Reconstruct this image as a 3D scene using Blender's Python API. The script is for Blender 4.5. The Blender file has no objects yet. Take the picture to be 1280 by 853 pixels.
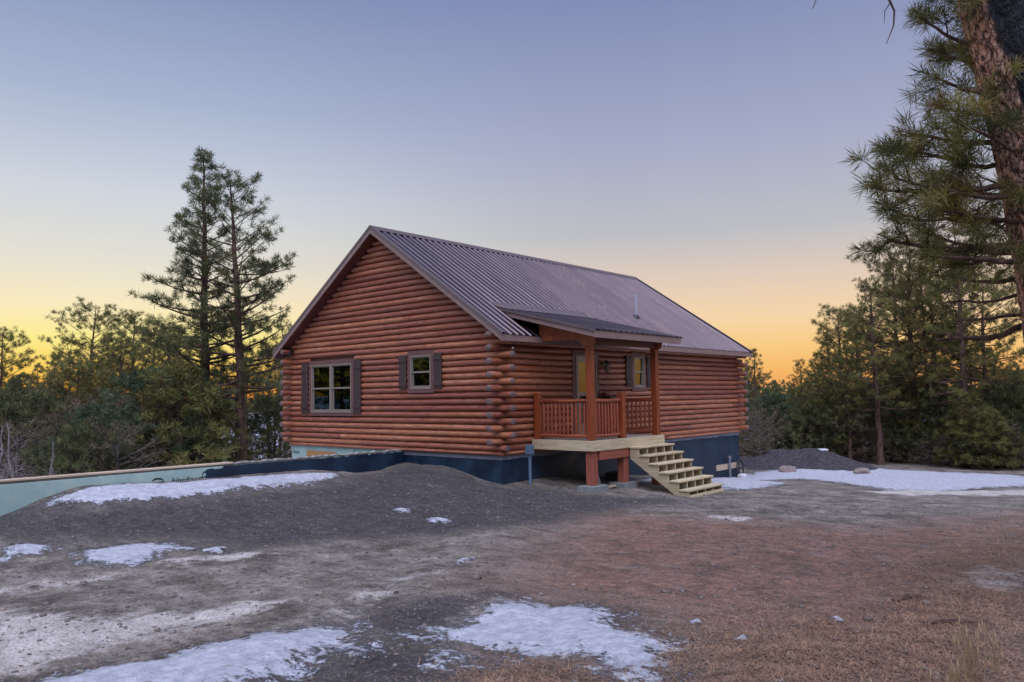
import bpy, bmesh, math, random
import numpy as np
from mathutils import Vector, Matrix
SC = bpy.context.scene
COL = SC.collection
PI = math.pi
# ---------------------------------------------------------------- camera (fitted)
F_PX, CAM = 971.5266, (-13.1232, -11.8838, 1.3386)
YAW, PITCH, ROLL = 0.72011, 0.07135, -0.014956
_f = np.array([math.cos(YAW)*math.cos(PITCH), math.sin(YAW)*math.cos(PITCH), math.sin(PITCH)])
_r = np.array([math.sin(YAW), -math.cos(YAW), 0.]); _u = np.cross(_r, _f)
_r2 = _r*math.cos(ROLL)+_u*math.sin(ROLL); _u2 = -_r*math.sin(ROLL)+_u*math.cos(ROLL)
def at(px, py, depth):
    """a point at the given distance (m, along the view axis) in the direction of photo pixel (px,py)"""
    d = _f + _r2*(px-640)/F_PX - _u2*(py-426.5)/F_PX
    return np.array(CAM)+d*depth
# ---------------------------------------------------------------- helpers
def tag(o, label=None, cat=None, group=None, kind=None):
    if label: o['label'] = label
    if cat: o['category'] = cat
    if group: o['group'] = group
    if kind: o['kind'] = kind
    return o
def empty(name, loc=(0, 0, 0), **k):
    o = bpy.data.objects.new(name, None); COL.objects.link(o); o.location = loc; o.empty_display_size = .3
    return tag(o, **k)
class MB:
    def __init__(s): s.v = []; s.f = []; s.uv = []; s.rnd = []; s.n = 0
    def add(s, v, f, uv=None, rnd=0.5):
        b = s.n; v = [tuple(p) for p in v]; s.v += v; s.n += len(v)
        s.f += [tuple(b+i for i in q) for q in f]
        s.uv += uv if uv is not None else [(0., 0.)]*len(v)
        s.rnd += [rnd]*len(v)
    def box(s, x0, y0, z0, x1, y1, z1, rnd=None, rot=None, org=None):
        v = [(x0,y0,z0),(x1,y0,z0),(x1,y1,z0),(x0,y1,z0),(x0,y0,z1),(x1,y0,z1),(x1,y1,z1),(x0,y1,z1)]
        if rot is not None:
            o = Vector(org or ((x0+x1)/2,(y0+y1)/2,(z0+z1)/2)); v = [tuple(o+rot@(Vector(p)-o)) for p in v]
        s.add(v, [(3,2,1,0),(4,5,6,7),(0,1,5,4),(1,2,6,5),(2,3,7,6),(3,0,4,7)], rnd=random.random() if rnd is None else rnd)
        return s
    def prism(s, pts, axis, a, b, rnd=None):
        """polygon pts (2D) extruded along axis from a to b; for axis x pts=(y,z), y->(x,z), z->(x,y)"""
        def P(q, t):
            return {0:(t,q[0],q[1]),1:(q[0],t,q[1]),2:(q[0],q[1],t)}[axis]
        n = len(pts); v = [P(q,a) for q in pts]+[P(q,b) for q in pts]
        f = [tuple(range(n))[::-1], tuple(range(n,2*n))]+[(i,(i+1)%n,n+(i+1)%n,n+i) for i in range(n)]
        s.add(v, f, rnd=random.random() if rnd is None else rnd); return s
    def tube(s, pts, rad, seg=8, cap=True, rnd=None, uvs=1.):
        pts = [np.array(p, float) for p in pts]; n = len(pts)
        if not hasattr(rad, '__len__'): rad = [rad]*n
        v = []; uv = []; L = 0
        rn = random.random() if rnd is None else rnd
        t0 = pts[1]-pts[0]; a = np.cross(t0, (0,0,1.)) if abs(t0[2]) < .9*np.linalg.norm(t0) else np.cross(t0, (1.,0,0)); a /= np.linalg.norm(a)
        for i in range(n):
            t = pts[min(i+1,n-1)]-pts[max(i-1,0)]; t /= np.linalg.norm(t)+1e-9
            a = a-t*(a@t); a /= np.linalg.norm(a)+1e-9; b = np.cross(t, a)
            if i: L += np.linalg.norm(pts[i]-pts[i-1])
            for k in range(seg):
                th = 2*PI*k/seg; v.append(tuple(pts[i]+rad[i]*(a*math.cos(th)+b*math.sin(th)))); uv.append((L*uvs+rn*37, k/seg))
        f = [(i*seg+k, i*seg+(k+1)%seg, (i+1)*seg+(k+1)%seg, (i+1)*seg+k) for i in range(n-1) for k in range(seg)]
        if cap: f += [tuple(range(seg))[::-1], tuple((n-1)*seg+k for k in range(seg))]
        s.add(v, f, uv, rn); return s
    def build(s, name, mat, parent=None, bevel=0, smooth=False, loc=None):
        me = bpy.data.meshes.new(name); me.from_pydata(s.v, [], s.f); me.update()
        uvl = me.uv_layers.new(name='UVMap'); li = np.empty(len(me.loops), np.int32); me.loops.foreach_get('vertex_index', li)
        uvl.data.foreach_set('uv', np.array(s.uv, np.float32)[li].ravel())
        at_ = me.attributes.new('rnd', 'FLOAT', 'POINT'); at_.data.foreach_set('value', np.array(s.rnd, np.float32))
        me.materials.append(mat)
        bm = bmesh.new(); bm.from_mesh(me); bmesh.ops.recalc_face_normals(bm, faces=bm.faces); bm.to_mesh(me); bm.free()
        if smooth:
            me.polygons.foreach_set('use_smooth', [True]*len(me.polygons))
            try: me.set_sharp_from_angle(angle=math.radians(50))
            except Exception: pass
        o = bpy.data.objects.new(name, me); COL.objects.link(o)
        if loc is not None:
            me.transform(Matrix.Translation(-Vector(loc))); o.location = loc
        if parent is not None:
            o.parent = parent
            if loc is None and parent.type != 'EMPTY' : pass
            # all meshes are modelled in world space; undo the ancestors' offset
            off = Vector((0,0,0)); q = parent
            while q is not None: off += q.location; q = q.parent
            o.location = Vector(o.location)-off
        if bevel:
            m = o.modifiers.new('bevel', 'BEVEL'); m.width = bevel; m.segments = 1; m.limit_method = 'ANGLE'
        return o
def raw_mesh(name, V, Fc, mat, attrs=None, smooth=False, quads=False):
    """fast mesh from numpy arrays; Fc is (n,3) or (n,4)"""
    me = bpy.data.meshes.new(name); k = Fc.shape[1]
    me.vertices.add(len(V)); me.vertices.foreach_set('co', V.astype(np.float32).ravel())
    me.loops.add(Fc.size); me.loops.foreach_set('vertex_index', Fc.astype(np.int32).ravel())
    me.polygons.add(len(Fc)); me.polygons.foreach_set('loop_start', np.arange(0, Fc.size, k, dtype=np.int32))
    me.polygons.foreach_set('loop_total', np.full(len(Fc), k, np.int32))
    if smooth: me.polygons.foreach_set('use_smooth', np.ones(len(Fc), bool))
    me.update(calc_edges=True)
    for a, val in (attrs or {}).items():
        t = me.attributes.new(a, 'FLOAT', 'POINT'); t.data.foreach_set('value', val.astype(np.float32))
    me.materials.append(mat); return me
def obj_from(me, name, parent=None, loc=(0,0,0)):
    o = bpy.data.objects.new(name, me); COL.objects.link(o); o.location = loc
    if parent: o.parent = parent
    return o
def copy_tree(o, parent=None):
    c = o.copy(); COL.objects.link(c); c.parent = parent
    for ch in list(o.children): copy_tree(ch, c)
    return c
# ---------------------------------------------------------------- node materials
class NT:
    def __init__(s, name):
        s.m = bpy.data.materials.new(name); s.m.use_nodes = True; s.t = s.m.node_tree; s.N = s.t.nodes; s.L = s.t.links
        s.b = s.N['Principled BSDF']
    def n(s, typ, **k):
        x = s.N.new(typ)
        for a, v in k.items():
            if a == 'inp':
                for i, w in v.items():
                    if hasattr(w, 'node') or isinstance(w, bpy.types.NodeSocket): s.L.new(w, x.inputs[i])
                    else: x.inputs[i].default_value = w
            else: setattr(x, a, v)
        return x
    def coord(s, which='Object'): return s.n('ShaderNodeTexCoord').outputs[which]
    def attr(s, name): return s.n('ShaderNodeAttribute', attribute_name=name).outputs['Fac']
    def mapping(s, vec, scale=(1,1,1), loc=(0,0,0)):
        return s.n('ShaderNodeMapping', inp={'Vector': vec, 'Scale': scale, 'Location': loc}).outputs[0]
    def noise(s, vec, scale=5, detail=6, rough=.55, dist=0, out='Fac'):
        return s.n('ShaderNodeTexNoise', inp={'Vector': vec, 'Scale': scale, 'Detail': detail, 'Roughness': rough, 'Distortion': dist}).outputs[out]
    def voro(s, vec, scale=5, feature='F1', out='Distance', rand=1., dims='3D'):
        return s.n('ShaderNodeTexVoronoi', feature=feature, voronoi_dimensions=dims, inp={'Vector': vec, 'Scale': scale, 'Randomness': rand}).outputs[out]
    def math(s, op, a, b=0., c=0., clamp=False):
        x = s.n('ShaderNodeMath', operation=op, use_clamp=clamp)
        for i, w in enumerate((a, b, c)):
            if isinstance(w, bpy.types.NodeSocket): s.L.new(w, x.inputs[i])
            elif i < len(x.inputs): x.inputs[i].default_value = w
        return x.outputs[0]
    def ramp(s, fac, stops, interp='LINEAR'):
        x = s.n('ShaderNodeValToRGB'); x.color_ramp.interpolation = interp
        e = x.color_ramp.elements
        while len(e) < len(stops): e.new(.5)
        for i, (p, c) in enumerate(stops):
            e[i].position = p; e[i].color = (c, c, c, 1) if not hasattr(c, '__len__') else (*c[:3], 1)
        s.L.new(fac, x.inputs[0]); return x.outputs[0]
    def rng(s, v, a, b, c=0., d=1., smooth=True):
        return s.n('ShaderNodeMapRange', interpolation_type='SMOOTHSTEP' if smooth else 'LINEAR', inp={0: v, 1: a, 2: b, 3: c, 4: d}).outputs[0]
    def mix(s, fac, a, b, mode='MIX'):
        x = s.n('ShaderNodeMix', data_type='RGBA', blend_type=mode)
        for i, w in ((0, fac), (6, a), (7, b)):
            if isinstance(w, bpy.types.NodeSocket): s.L.new(w, x.inputs[i])
            else: x.inputs[i].default_value = w if not hasattr(w, '__len__') else (*w[:3], 1)
        return x.outputs[2]
    def hsv(s, col, h=.5, sat=1., v=1.):
        return s.n('ShaderNodeHueSaturation', inp={'Color': col, 'Hue': h, 'Saturation': sat, 'Value': v}).outputs[0]
    def bump(s, h, strength=.3, dist=.02, prev=None):
        x = s.n('ShaderNodeBump', inp={'Height': h, 'Strength': strength, 'Distance': dist})
        if prev is not None: s.L.new(prev, x.inputs['Normal'])
        return x.outputs[0]
    def out(s, col=None, rough=.7, normal=None, **k):
        for key, w in (('Base Color', col), ('Roughness', rough), ('Normal', normal)):
            if w is None: continue
            if isinstance(w, bpy.types.NodeSocket): s.L.new(w, s.b.inputs[key])
            else: s.b.inputs[key].default_value = w if not hasattr(w, '__len__') else (*w[:3], 1)
        for key, w in k.items():
            key = key.replace('_', ' ')
            if isinstance(w, bpy.types.NodeSocket): s.L.new(w, s.b.inputs[key])
            else: s.b.inputs[key].default_value = w
        return s.m
M = {}
def mottled(name, c, var=.25, scale=6, rough=.7, bump=.15, bd=.01, stretch=(1,1,1), dirt=None, spec=.5, coord='Object'):
    t = NT(name); v = t.mapping(t.coord(coord), stretch)
    n1 = t.noise(v, scale, 8, .6); n2 = t.noise(v, scale*7, 5, .6)
    f = t.math('ADD', t.math('MULTIPLY', n1, .65), t.math('MULTIPLY', n2, .35))
    r = t.attr('rnd')
    val = t.math('ADD', t.rng(f, .3, .7, 1-var, 1+var, False), t.math('MULTIPLY', t.math('SUBTRACT', r, .5), var*.9))
    col = t.hsv(t.mix(0, c, c), .5, 1, val)
    if dirt: col = t.mix(t.rng(t.noise(t.coord(coord), scale*.6, 8, .7), .52, .7), col, dirt)
    return t.out(col, rough, t.bump(f, bump, bd), Specular_IOR_Level=spec)
def wood(name, c, c2, rough=.6, axis=0, knots=True, var=.2, coat=0.):
    """planed timber: grain stretched along an axis"""
    t = NT(name); sc = [14, 14, 14]; sc[axis] = .7
    co = t.n('ShaderNodeVectorMath', operation='ADD', inp={0: t.coord('Object'), 1: t.n('ShaderNodeCombineXYZ', inp={0: t.math('MULTIPLY', t.attr('rnd'), 7.), 1: t.math('MULTIPLY', t.attr('rnd'), 3.)}).outputs[0]}).outputs[0]
    g = t.noise(t.mapping(co, sc), 2.2, 7, .62, .6)
    col = t.mix(t.rng(g, .32, .68), c, c2)
    col = t.hsv(col, .5, 1, t.math('ADD', t.math('MULTIPLY', t.attr('rnd'), var), 1-var/2))
    if knots:
        ks = [5, 5, 5]; ks[axis] = 2.2
        k = t.voro(t.mapping(co, ks), 1.1)
        col = t.mix(t.rng(k, .0, .11, .85, 0), col, [x*.3 for x in c])
    return t.out(col, rough, t.bump(g, .2, .004), Coat_Weight=coat, Coat_Roughness=.3)

KNOLL = (18.4, 40.3)
CP = np.array([(-13.1,-11.9,-.30),(0,0,-.64),(0,.93,-.49),(0,1.87,-.30),(0,3.3,-.27),(-.9,3.3,-.43),(-1.8,3.3,-.38),(-2.8,3.3,-.28),
 (-3.8,3.3,-.245),(-5.2,3.3,-.24),(-6.2,3.3,-.22),(-7.2,3.3,-.17),(-7.7,3.3,-.20),(-8.2,3.3,-.31),(-8.9,3.3,-.56),(-11,3.3,-.9),(-15,3.3,-1.0),(-20,3,-1.1),
 (1,-1.8,-.80),(3.3,-3.3,-.965),(12,0,-1.52),(12,-3,-1.46),(17,-.5,-1.6),(17,-7.4,-1.6),(24,-2,-1.75),(24,-10,-1.75),
 (-9,-8.2,-.45),(-7,-11,-.40),(-5.7,-6.1,-.60),(-8.7,-2.2,-.66),(-10,-.5,-.74),(-11,-3.8,-.64),(-11.3,-5.5,-.54),(0,-5,-.80),(0,-10,-.75),
 (6,-9,-1.12),(7,-4.5,-1.2),(6,-15,-1.1),(-3,-15,-.5),(-5,1.2,-.50),(-2.5,1.2,-.52),(-7.5,1.4,-.5),(-4,-1.5,-.68),(-7,-.6,-.70),(-16,-5,-.7),(-18,-12,-.4),(-20,-4,-.9),(16,-16,-1.6),(-8,-18,-.3),(5,-20,-.9)],float)
def _k(r2): return np.where(r2>1e-12, r2*np.log(r2+1e-12)*.5, 0.)
def _solve():
    n=len(CP); X=CP[:,:2]; D=((X[:,None]-X[None])**2).sum(-1)
    K=_k(D)+np.eye(n)*.15; P=np.c_[np.ones(n),X]
    A=np.block([[K,P],[P.T,np.zeros((3,3))]]); return np.linalg.solve(A,np.r_[CP[:,2],0,0,0])
_W=_solve()
def sstep(a,b,x):
    t=np.clip((x-a)/(b-a),0,1); return t*t*(3-2*t)
def height(x,y):
    x=np.asarray(x,float);y=np.asarray(y,float); shp=np.broadcast(x,y).shape
    xx=np.broadcast_to(x,shp).ravel(); yy=np.broadcast_to(y,shp).ravel()
    yc=np.minimum(yy,3.4); xc=np.clip(xx,-21,25); yc=np.clip(yc,-21,3.4)
    n=len(CP); z=np.full(xx.shape,_W[n])+_W[n+1]*xc+_W[n+2]*yc
    for i in range(n): z=z+_W[i]*_k((xc-CP[i,0])**2+(yc-CP[i,1])**2)
    back=-1.75-.012*np.maximum(yy-3,0)
    s=np.where(xx<5, sstep(3.42,3.52,yy), sstep(1.,9.,yy)); s=np.where((xx>=5)&(xx<13), sstep(3.42,3.52,yy), s)
    z=z*(1-s)+back*s
    r=np.hypot(xx+2,yy+2); d=np.maximum(xx*.75+yy*.66,0)
    far=-2.2-2.5*sstep(35,90,r)+ 4.2*sstep(150,420,r)*(1+.5*np.sin(np.arctan2(yy,xx)*9+1)+.25*np.sin(np.arctan2(yy,xx)*23)) + .5*np.sin(xx*.05)*np.cos(yy*.043)*sstep(40,90,r)
    far=far+3.0*np.exp(-(((xx-KNOLL[0])**2+(yy-KNOLL[1])**2)/11.**2))
    f=sstep(24,42,r); z=z*(1-f)+far*f
    return z.reshape(shp)
PATCH_SNOW = [[[-8.42,3.05],[-7.68,3.22],[-7.24,3.28],[-6.78,3.25],[-6.2,3.23],[-5.33,3.15],[-3.89,3.12],[-3.01,3.03],[-2.33,2.84],[-2.85,2.28],[-3.72,2.04],[-4.71,2.07],[-5.91,2.0],[-6.81,1.99],[-7.75,2.33],[-8.18,2.7]],[[-9.14,-0.46],[-8.84,-0.31],[-8.41,-0.31],[-8.01,-0.43],[-7.79,-0.95],[-7.88,-1.47],[-8.19,-1.44],[-8.58,-1.7],[-8.92,-1.92],[-9.18,-1.75],[-9.26,-1.2]],[[-9.43,1.04],[-9.13,0.96],[-8.99,0.41],[-9.07,0.04],[-9.38,-0.02],[-9.65,0.19]],[[-9.84,1.26],[-9.66,0.5],[-9.6,0.1],[-9.81,-0.05],[-10.04,0.45]],[[-7.94,-1.61],[-7.5,-1.65],[-7.92,-2.21]],[[-11.31,-5.82],[-10.91,-5.96],[-10.48,-6.12],[-10.13,-6.15],[-9.72,-6.26],[-9.39,-6.3],[-9.12,-6.48],[-9.12,-6.7],[-9.39,-6.94],[-9.42,-7.27],[-9.62,-7.38],[-9.69,-7.15],[-9.89,-7.25],[-10.23,-7.2],[-10.55,-7.63],[-11.51,-6.2]],[[-9.16,-7.14],[-8.88,-7.28],[-8.47,-7.23],[-8.08,-7.04],[-7.72,-6.9],[-7.57,-7.35],[-7.44,-7.7],[-7.5,-8.16],[-7.9,-8.49],[-7.89,-8.9],[-8.23,-9.12],[-8.78,-9.38],[-9.15,-9.35],[-9.02,-9.04],[-8.88,-8.68],[-8.83,-8.44],[-9.16,-8.43],[-9.07,-8.25],[-8.87,-8.11],[-8.91,-7.91],[-8.96,-7.55],[-9.13,-7.85],[-9.35,-8.03],[-9.54,-7.99],[-9.45,-7.82],[-9.21,-7.73],[-9.21,-7.39]],[[-3.75,-0.74],[-3.7,-1.15],[-3.95,-1.39],[-4.01,-1.07]],[[-4.12,-1.95],[-3.82,-2.26],[-4.17,-2.65],[-4.35,-2.3]],[[-6.46,-5.07],[-6.3,-5.0],[-6.15,-5.15],[-6.35,-5.25],[-6.62,-5.25]],[[9.12,-0.89],[13.73,0.6],[16.72,0.02],[19.55,-0.83],[18.49,-3.23],[18.42,-5.37],[18.02,-7.81],[15.2,-8.16],[12.78,-7.33],[10.44,-6.61],[9.76,-5.39],[11.29,-3.6],[12.11,-2.07]],[[7.26,-0.95],[11.76,0.41],[10.0,-2.52],[6.74,-3.3],[5.02,-2.91]],[[2.15,-1.06],[4.1,-0.82],[6.03,-0.42],[4.75,-1.18],[3.16,-1.42]],[[-7.41,-8.74],[-7.35,-8.82],[-7.49,-8.89],[-7.52,-8.81]],[[-7.7,-9.24],[-7.65,-9.33],[-7.83,-9.4],[-7.84,-9.32]],[[-6.67,-9.56],[-6.61,-9.66],[-6.77,-9.68]]]
PATCH_PALE = [[[-10.5,-1.43],[-10.26,-1.7],[-9.27,-2.22],[-9.36,-2.55],[-10.35,-2.0],[-10.57,-1.74]],[[-10.76,-2.5],[-10.58,-2.83],[-10.27,-4.04],[-9.54,-4.87],[-8.72,-5.24],[-8.95,-5.55],[-9.89,-5.55],[-10.45,-5.36],[-11.02,-5.53],[-11.54,-5.64]],[[-6.16,-5.14],[-6.53,-5.17],[-7.16,-5.43],[-7.71,-5.53],[-8.17,-5.83],[-8.79,-6.26],[-9.31,-6.42],[-9.54,-6.31],[-9.15,-6.06],[-8.63,-5.94],[-8.04,-5.55],[-7.25,-5.26],[-6.38,-5.01]],[[-8.52,-1.8],[-7.29,-2.6],[-7.37,-2.93],[-8.67,-2.36]],[[-0.66,-5.4],[-0.18,-5.54],[-0.65,-6.27],[-1.12,-6.07]],[[-1.71,-5.88],[0.16,-6.69],[0.99,-7.73],[-0.78,-9.19],[-0.97,-8.52],[-0.66,-7.01]],[[-4.22,-9.85],[-3.12,-10.01],[-3.42,-10.46],[-4.83,-10.65],[-4.67,-10.28],[-4.64,-10.01]],[[8.5,-4.75],[10.14,-5.7],[13.25,-8.41],[10.8,-8.73],[7.75,-6.33]],[[-8.45,-7.25],[-7.65,-6.79],[-7.54,-6.94],[-8.66,-7.59]]]
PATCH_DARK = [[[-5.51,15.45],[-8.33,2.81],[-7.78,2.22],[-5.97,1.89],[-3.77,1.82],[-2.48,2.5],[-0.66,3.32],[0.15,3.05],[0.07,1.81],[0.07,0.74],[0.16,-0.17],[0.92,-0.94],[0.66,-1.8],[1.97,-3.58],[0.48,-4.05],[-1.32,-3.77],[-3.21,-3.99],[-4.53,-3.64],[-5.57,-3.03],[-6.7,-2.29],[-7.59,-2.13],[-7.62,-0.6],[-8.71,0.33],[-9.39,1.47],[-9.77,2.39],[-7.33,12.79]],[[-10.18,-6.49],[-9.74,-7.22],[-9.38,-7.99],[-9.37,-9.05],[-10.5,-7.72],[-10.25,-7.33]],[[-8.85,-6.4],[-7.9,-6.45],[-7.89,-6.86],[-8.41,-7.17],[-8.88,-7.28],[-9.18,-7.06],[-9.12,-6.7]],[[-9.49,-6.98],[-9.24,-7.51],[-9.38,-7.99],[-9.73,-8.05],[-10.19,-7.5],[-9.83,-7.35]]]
PATCH_RED = [[[-1.51,-3.55],[-1.06,-5.83],[-0.29,-8.1],[5.38,-9.43],[-7.96,-11.14],[-9.9,-8.52],[-9.49,-8.38],[-9.19,-8.39],[-9.08,-8.7],[-9.18,-9.31],[-8.73,-9.43],[-7.92,-9.05],[-7.53,-8.33],[-7.54,-6.94],[-6.9,-6.15]],[[-2.87,-8.94],[-1.82,-9.04],[-4.43,-9.61],[-5.8,-9.7],[-6.51,-9.53],[-6.8,-9.38],[-5.34,-9.42]],[[-7.1,-8.46],[-6.21,-8.86],[-6.42,-9.88],[-7.28,-9.56],[-7.88,-9.09]],[[-2.62,-9.24],[3.15,-9.48],[1.75,-9.9],[-2.98,-9.74]],[[-9.9,-8.52],[-9.19,-8.39],[-9.02,-9.04],[-7.82,-9.19],[-7.48,-9.64],[-8.8,-10.06]]]
PATCH_LITTER = [[[-7.96,-9.01],[-6.93,-9.17],[-6.36,-9.73],[-3.1,-9.6],[2.54,-9.79],[-8.22,-11.18],[-9.37,-9.68]],[[-9.31,-8.22],[-9.01,-8.65],[-9.52,-9.48],[-10.08,-8.71]]]
# ---------------------------------------------------------------- materials
def make_mats():
    # stained round logs: uv.x runs along the log, uv.y round it
    t = NT('stained_log'); uv = t.coord('UV')
    g = t.noise(t.mapping(uv, (1.6, 16, 1)), 2.0, 8, .62, .8)
    blot = t.noise(t.mapping(uv, (1, 2.5, 1)), .9, 5, .6)
    r = t.attr('rnd')
    col = t.mix(t.rng(g, .38, .64), (.19, .060, .030), (.52, .205, .120))
    col = t.mix(t.rng(blot, .45, .75), col, (.33, .095, .05))
    col = t.hsv(col, t.math('ADD', .492, t.math('MULTIPLY', r, .016)), t.math('ADD', .84, t.math('MULTIPLY', blot, .3)), t.math('ADD', .70, t.math('MULTIPLY', r, .55)))
    kv = t.mapping(uv, (1.0, 3.2, 1)); k = t.voro(kv, 1.05, dims='2D')
    col = t.mix(t.rng(k, .02, .075, .85, 0), col, (.045, .013, .009))
    chk = t.noise(t.mapping(uv, (1.2, 60, 1)), 1.5, 3, .6)
    col = t.mix(t.rng(chk, .64, .70, 0, .7), col, (.06, .02, .014))
    h = t.math('ADD', t.math('MULTIPLY', g, .6), t.math('MULTIPLY', chk, .4))
    M['log'] = t.out(col, t.rng(g, .3, .7, .42, .6), t.bump(h, .6, .010), Specular_IOR_Level=.5, Coat_Weight=.22, Coat_Roughness=.3)
    M['log_end'] = wood('log_end', (.12, .075, .07), (.20, .14, .135), .75, 1, False)
    t = NT('ribbed_metal'); v = t.coord('Object')
    n = t.noise(t.mapping(v, (3, .25, .25)), 1.3, 5, .6); d = t.noise(v, .8, 6, .65)
    col = t.mix(t.rng(n, .3, .7), (.085, .068, .076), (.125, .100, .108)); col = t.mix(t.rng(d, .5, .72, 0, .5), col, (.17, .13, .13))
    M['metal'] = t.out(col, t.rng(d, .3, .7, .20, .30), t.bump(n, .05, .01), Metallic=1.)
    M['ridge'] = mottled('ridge_metal', (.13, .10, .10), .15, 3, .45, .05)
    M['fascia'] = mottled('painted_fascia', (.25, .175, .16), .12, 3, .55, .1, .004, (1,1,1), (.19, .13, .12))
    M['trim'] = mottled('mauve_trim', (.15, .070, .068), .15, 4, .55, .1, .004, (1, 1, 4))
    M['soffit'] = mottled('soffit_wood', (.10, .03, .02), .3, 5, .6, .2)
    M['shutter'] = mottled('shutter_paint', (.055, .033, .034), .16, 8, .55, .1, .003, (4, 4, 1))
    M['frame'] = mottled('window_vinyl', (.24, .205, .17), .08, 5, .45, .03)
    M['post'] = wood('stained_post', (.15, .028, .008), (.31, .068, .018), .5, 2)
    M['plank'] = wood('stained_plank', (.30, .065, .02), (.42, .13, .04), .5, 2)
    M['rail'] = wood('stained_rail', (.20, .042, .018), (.36, .10, .05), .45, 0)
    M['raily'] = wood('stained_rail_side', (.20, .042, .018), (.36, .10, .05), .45, 1)
    M['beam'] = wood('dull_red_beam', (.24, .065, .04), (.34, .11, .07), .65, 0)
    M['lower'] = wood('dull_red_post', (.25, .07, .045), (.36, .12, .08), .65, 2)
    M['pine_x'] = wood('pale_lumber_x', (.44, .37, .22), (.66, .57, .40), .65, 0)
    M['pine_y'] = wood('pale_lumber_y', (.40, .33, .20), (.60, .52, .36), .65, 1)
    M['deck'] = wood('deck_boards', (.27, .22, .18), (.40, .34, .28), .7, 0)
    t = NT('navy_coating'); v = t.coord('Object')
    n = t.noise(v, 1.6, 8, .65); n2 = t.noise(t.mapping(v, (1, 1, 3)), 14, 6, .6)
    col = t.mix(t.rng(n, .35, .7), (.003, .015, .038), (.010, .038, .078))
    col = t.mix(t.rng(n2, .62, .78, 0, .5), col, (.06, .10, .15))
    sp = t.rng(t.math('ADD', t.noise(v, 11, 8, .75), t.math('MULTIPLY', t.noise(t.mapping(v, (3, 3, .25)), 3, 5, .6), .5)), .86, .98, 0, .6); col = t.mix(sp, col, (.09, .085, .09))
    M['navy'] = t.out(col, t.rng(n, .3, .7, .4, .65), t.bump(n2, .4, .015))
    t = NT('mint_foam'); v = t.coord('Object')
    n = t.noise(v, 2.2, 8, .7); n2 = t.noise(t.mapping(v, (1,1,1)), 22, 4, .6)
    col = t.mix(t.rng(n, .35, .68), (.30, .46, .44), (.40, .55, .51)); col = t.mix(t.rng(n2, .62, .72, 0, .4), col, (.20, .34, .36))
    dm = t.noise(v, 3.4, 10, .75); col = t.mix(t.rng(dm, .60, .70, 0, .55), col, (.22, .26, .25))
    M['mint'] = t.out(col, .7, t.bump(n2, .15, .004))
    M['concrete'] = mottled('old_concrete', (.30, .29, .28), .3, 6, .85, .4, .01, dirt=(.14, .13, .12))
    M['block'] = mottled('grey_block', (.20, .22, .22), .3, 9, .9, .5, .01)
    M['strip'] = mottled('grey_sill_strip', (.17, .20, .25), .25, 5, .7, .2)
    t = NT('osb'); v = t.mapping(t.coord('Object'), (9, 9, 22)); c = t.voro(v, 1.6, out='Color')
    M['osb'] = t.out(t.hsv(t.mix(.35, (.42, .22, .09), c, 'MULTIPLY'), .5, 1, 1.2), .7)
    M['ink'] = mottled('black_ink', (.012, .014, .02), .2, 30, .6, 0)
    M['black'] = mottled('black_plastic', (.012, .012, .014), .2, 10, .4, .05)
    M['pvc'] = mottled('grey_blue_pipe', (.10, .17, .26), .2, 12, .45, .05)
    M['vent'] = mottled('galvanised_pipe', (.40, .40, .46), .15, 9, .35, .05)
    M['white'] = mottled('white_glass_bulb', (.8, .8, .78), .05, 5, .25, 0)
    M['steel'] = mottled('door_steel', (.36, .33, .28), .05, 4, .45, .03)
    M['cloth'] = mottled('curtain_cloth', (.30, .55, .46), .3, 3, .9, .1, .01, (12, 12, .4))
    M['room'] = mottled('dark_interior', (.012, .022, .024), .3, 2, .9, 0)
    M['board'] = wood('tan_board', (.42, .33, .24), (.55, .45, .34), .7, 0, False)
    M['stone'] = mottled('pale_boulder', (.26, .22, .20), .35, 3, .9, .6, .05)
    M['snow_obj'] = mottled('snow_clod', (.55, .58, .64), .06, 8, .8, .4, .02)
    for key_, ior_, tint_ in (('glass', 1.5, (.55, .85, .9, 1)), ('glass_porch', 2.1, (.85, .9, .85, 1))):
     t = NT('window_pane'); v = t.coord('Object')
     gl = t.n('ShaderNodeBsdfGlossy', inp={'Color': tint_, 'Roughness': .015, 'Normal': t.bump(t.noise(v, 1.1, 2, .5), .06, .05)})
     tr = t.n('ShaderNodeBsdfTransparent', inp={'Color': (.45, .72, .68, 1)})
     fr = t.n('ShaderNodeFresnel', inp={'IOR': ior_})
     mx = t.n('ShaderNodeMixShader', inp={0: fr.outputs[0], 1: tr.outputs[0], 2: gl.outputs[0]})
     t.L.new(mx.outputs[0], t.N['Material Output'].inputs[0]); t.N.remove(t.b); M[key_] = t.m
    # bark of the forest trees
    t = NT('pine_bark'); v = t.mapping(t.coord('Object'), (1, 1, .3))
    vo = t.voro(v, 9); n = t.noise(v, 14, 6, .65)
    col = t.mix(t.rng(vo, .15, .6), (.055, .032, .026), (.13, .075, .06)); col = t.mix(t.rng(n, .45, .7), col, (.03, .022, .02))
    M['bark'] = t.out(col, .9, t.bump(t.math('ADD', vo, n), .8, .04))
    t = NT('dead_bark'); v = t.mapping(t.coord('Object'), (1, 1, .2)); n = t.noise(v, 16, 6, .65)
    M['dead'] = t.out(t.mix(t.rng(n, .35, .7), (.12, .10, .10), (.34, .30, .30)), .9, t.bump(n, .6, .02))
    # the near trunk: pale orange plates between dark furrows, shade painted dark on one side
    t = NT('plated_bark'); g = t.coord('Object'); v = t.mapping(g, (1, 1, .42))
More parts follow.
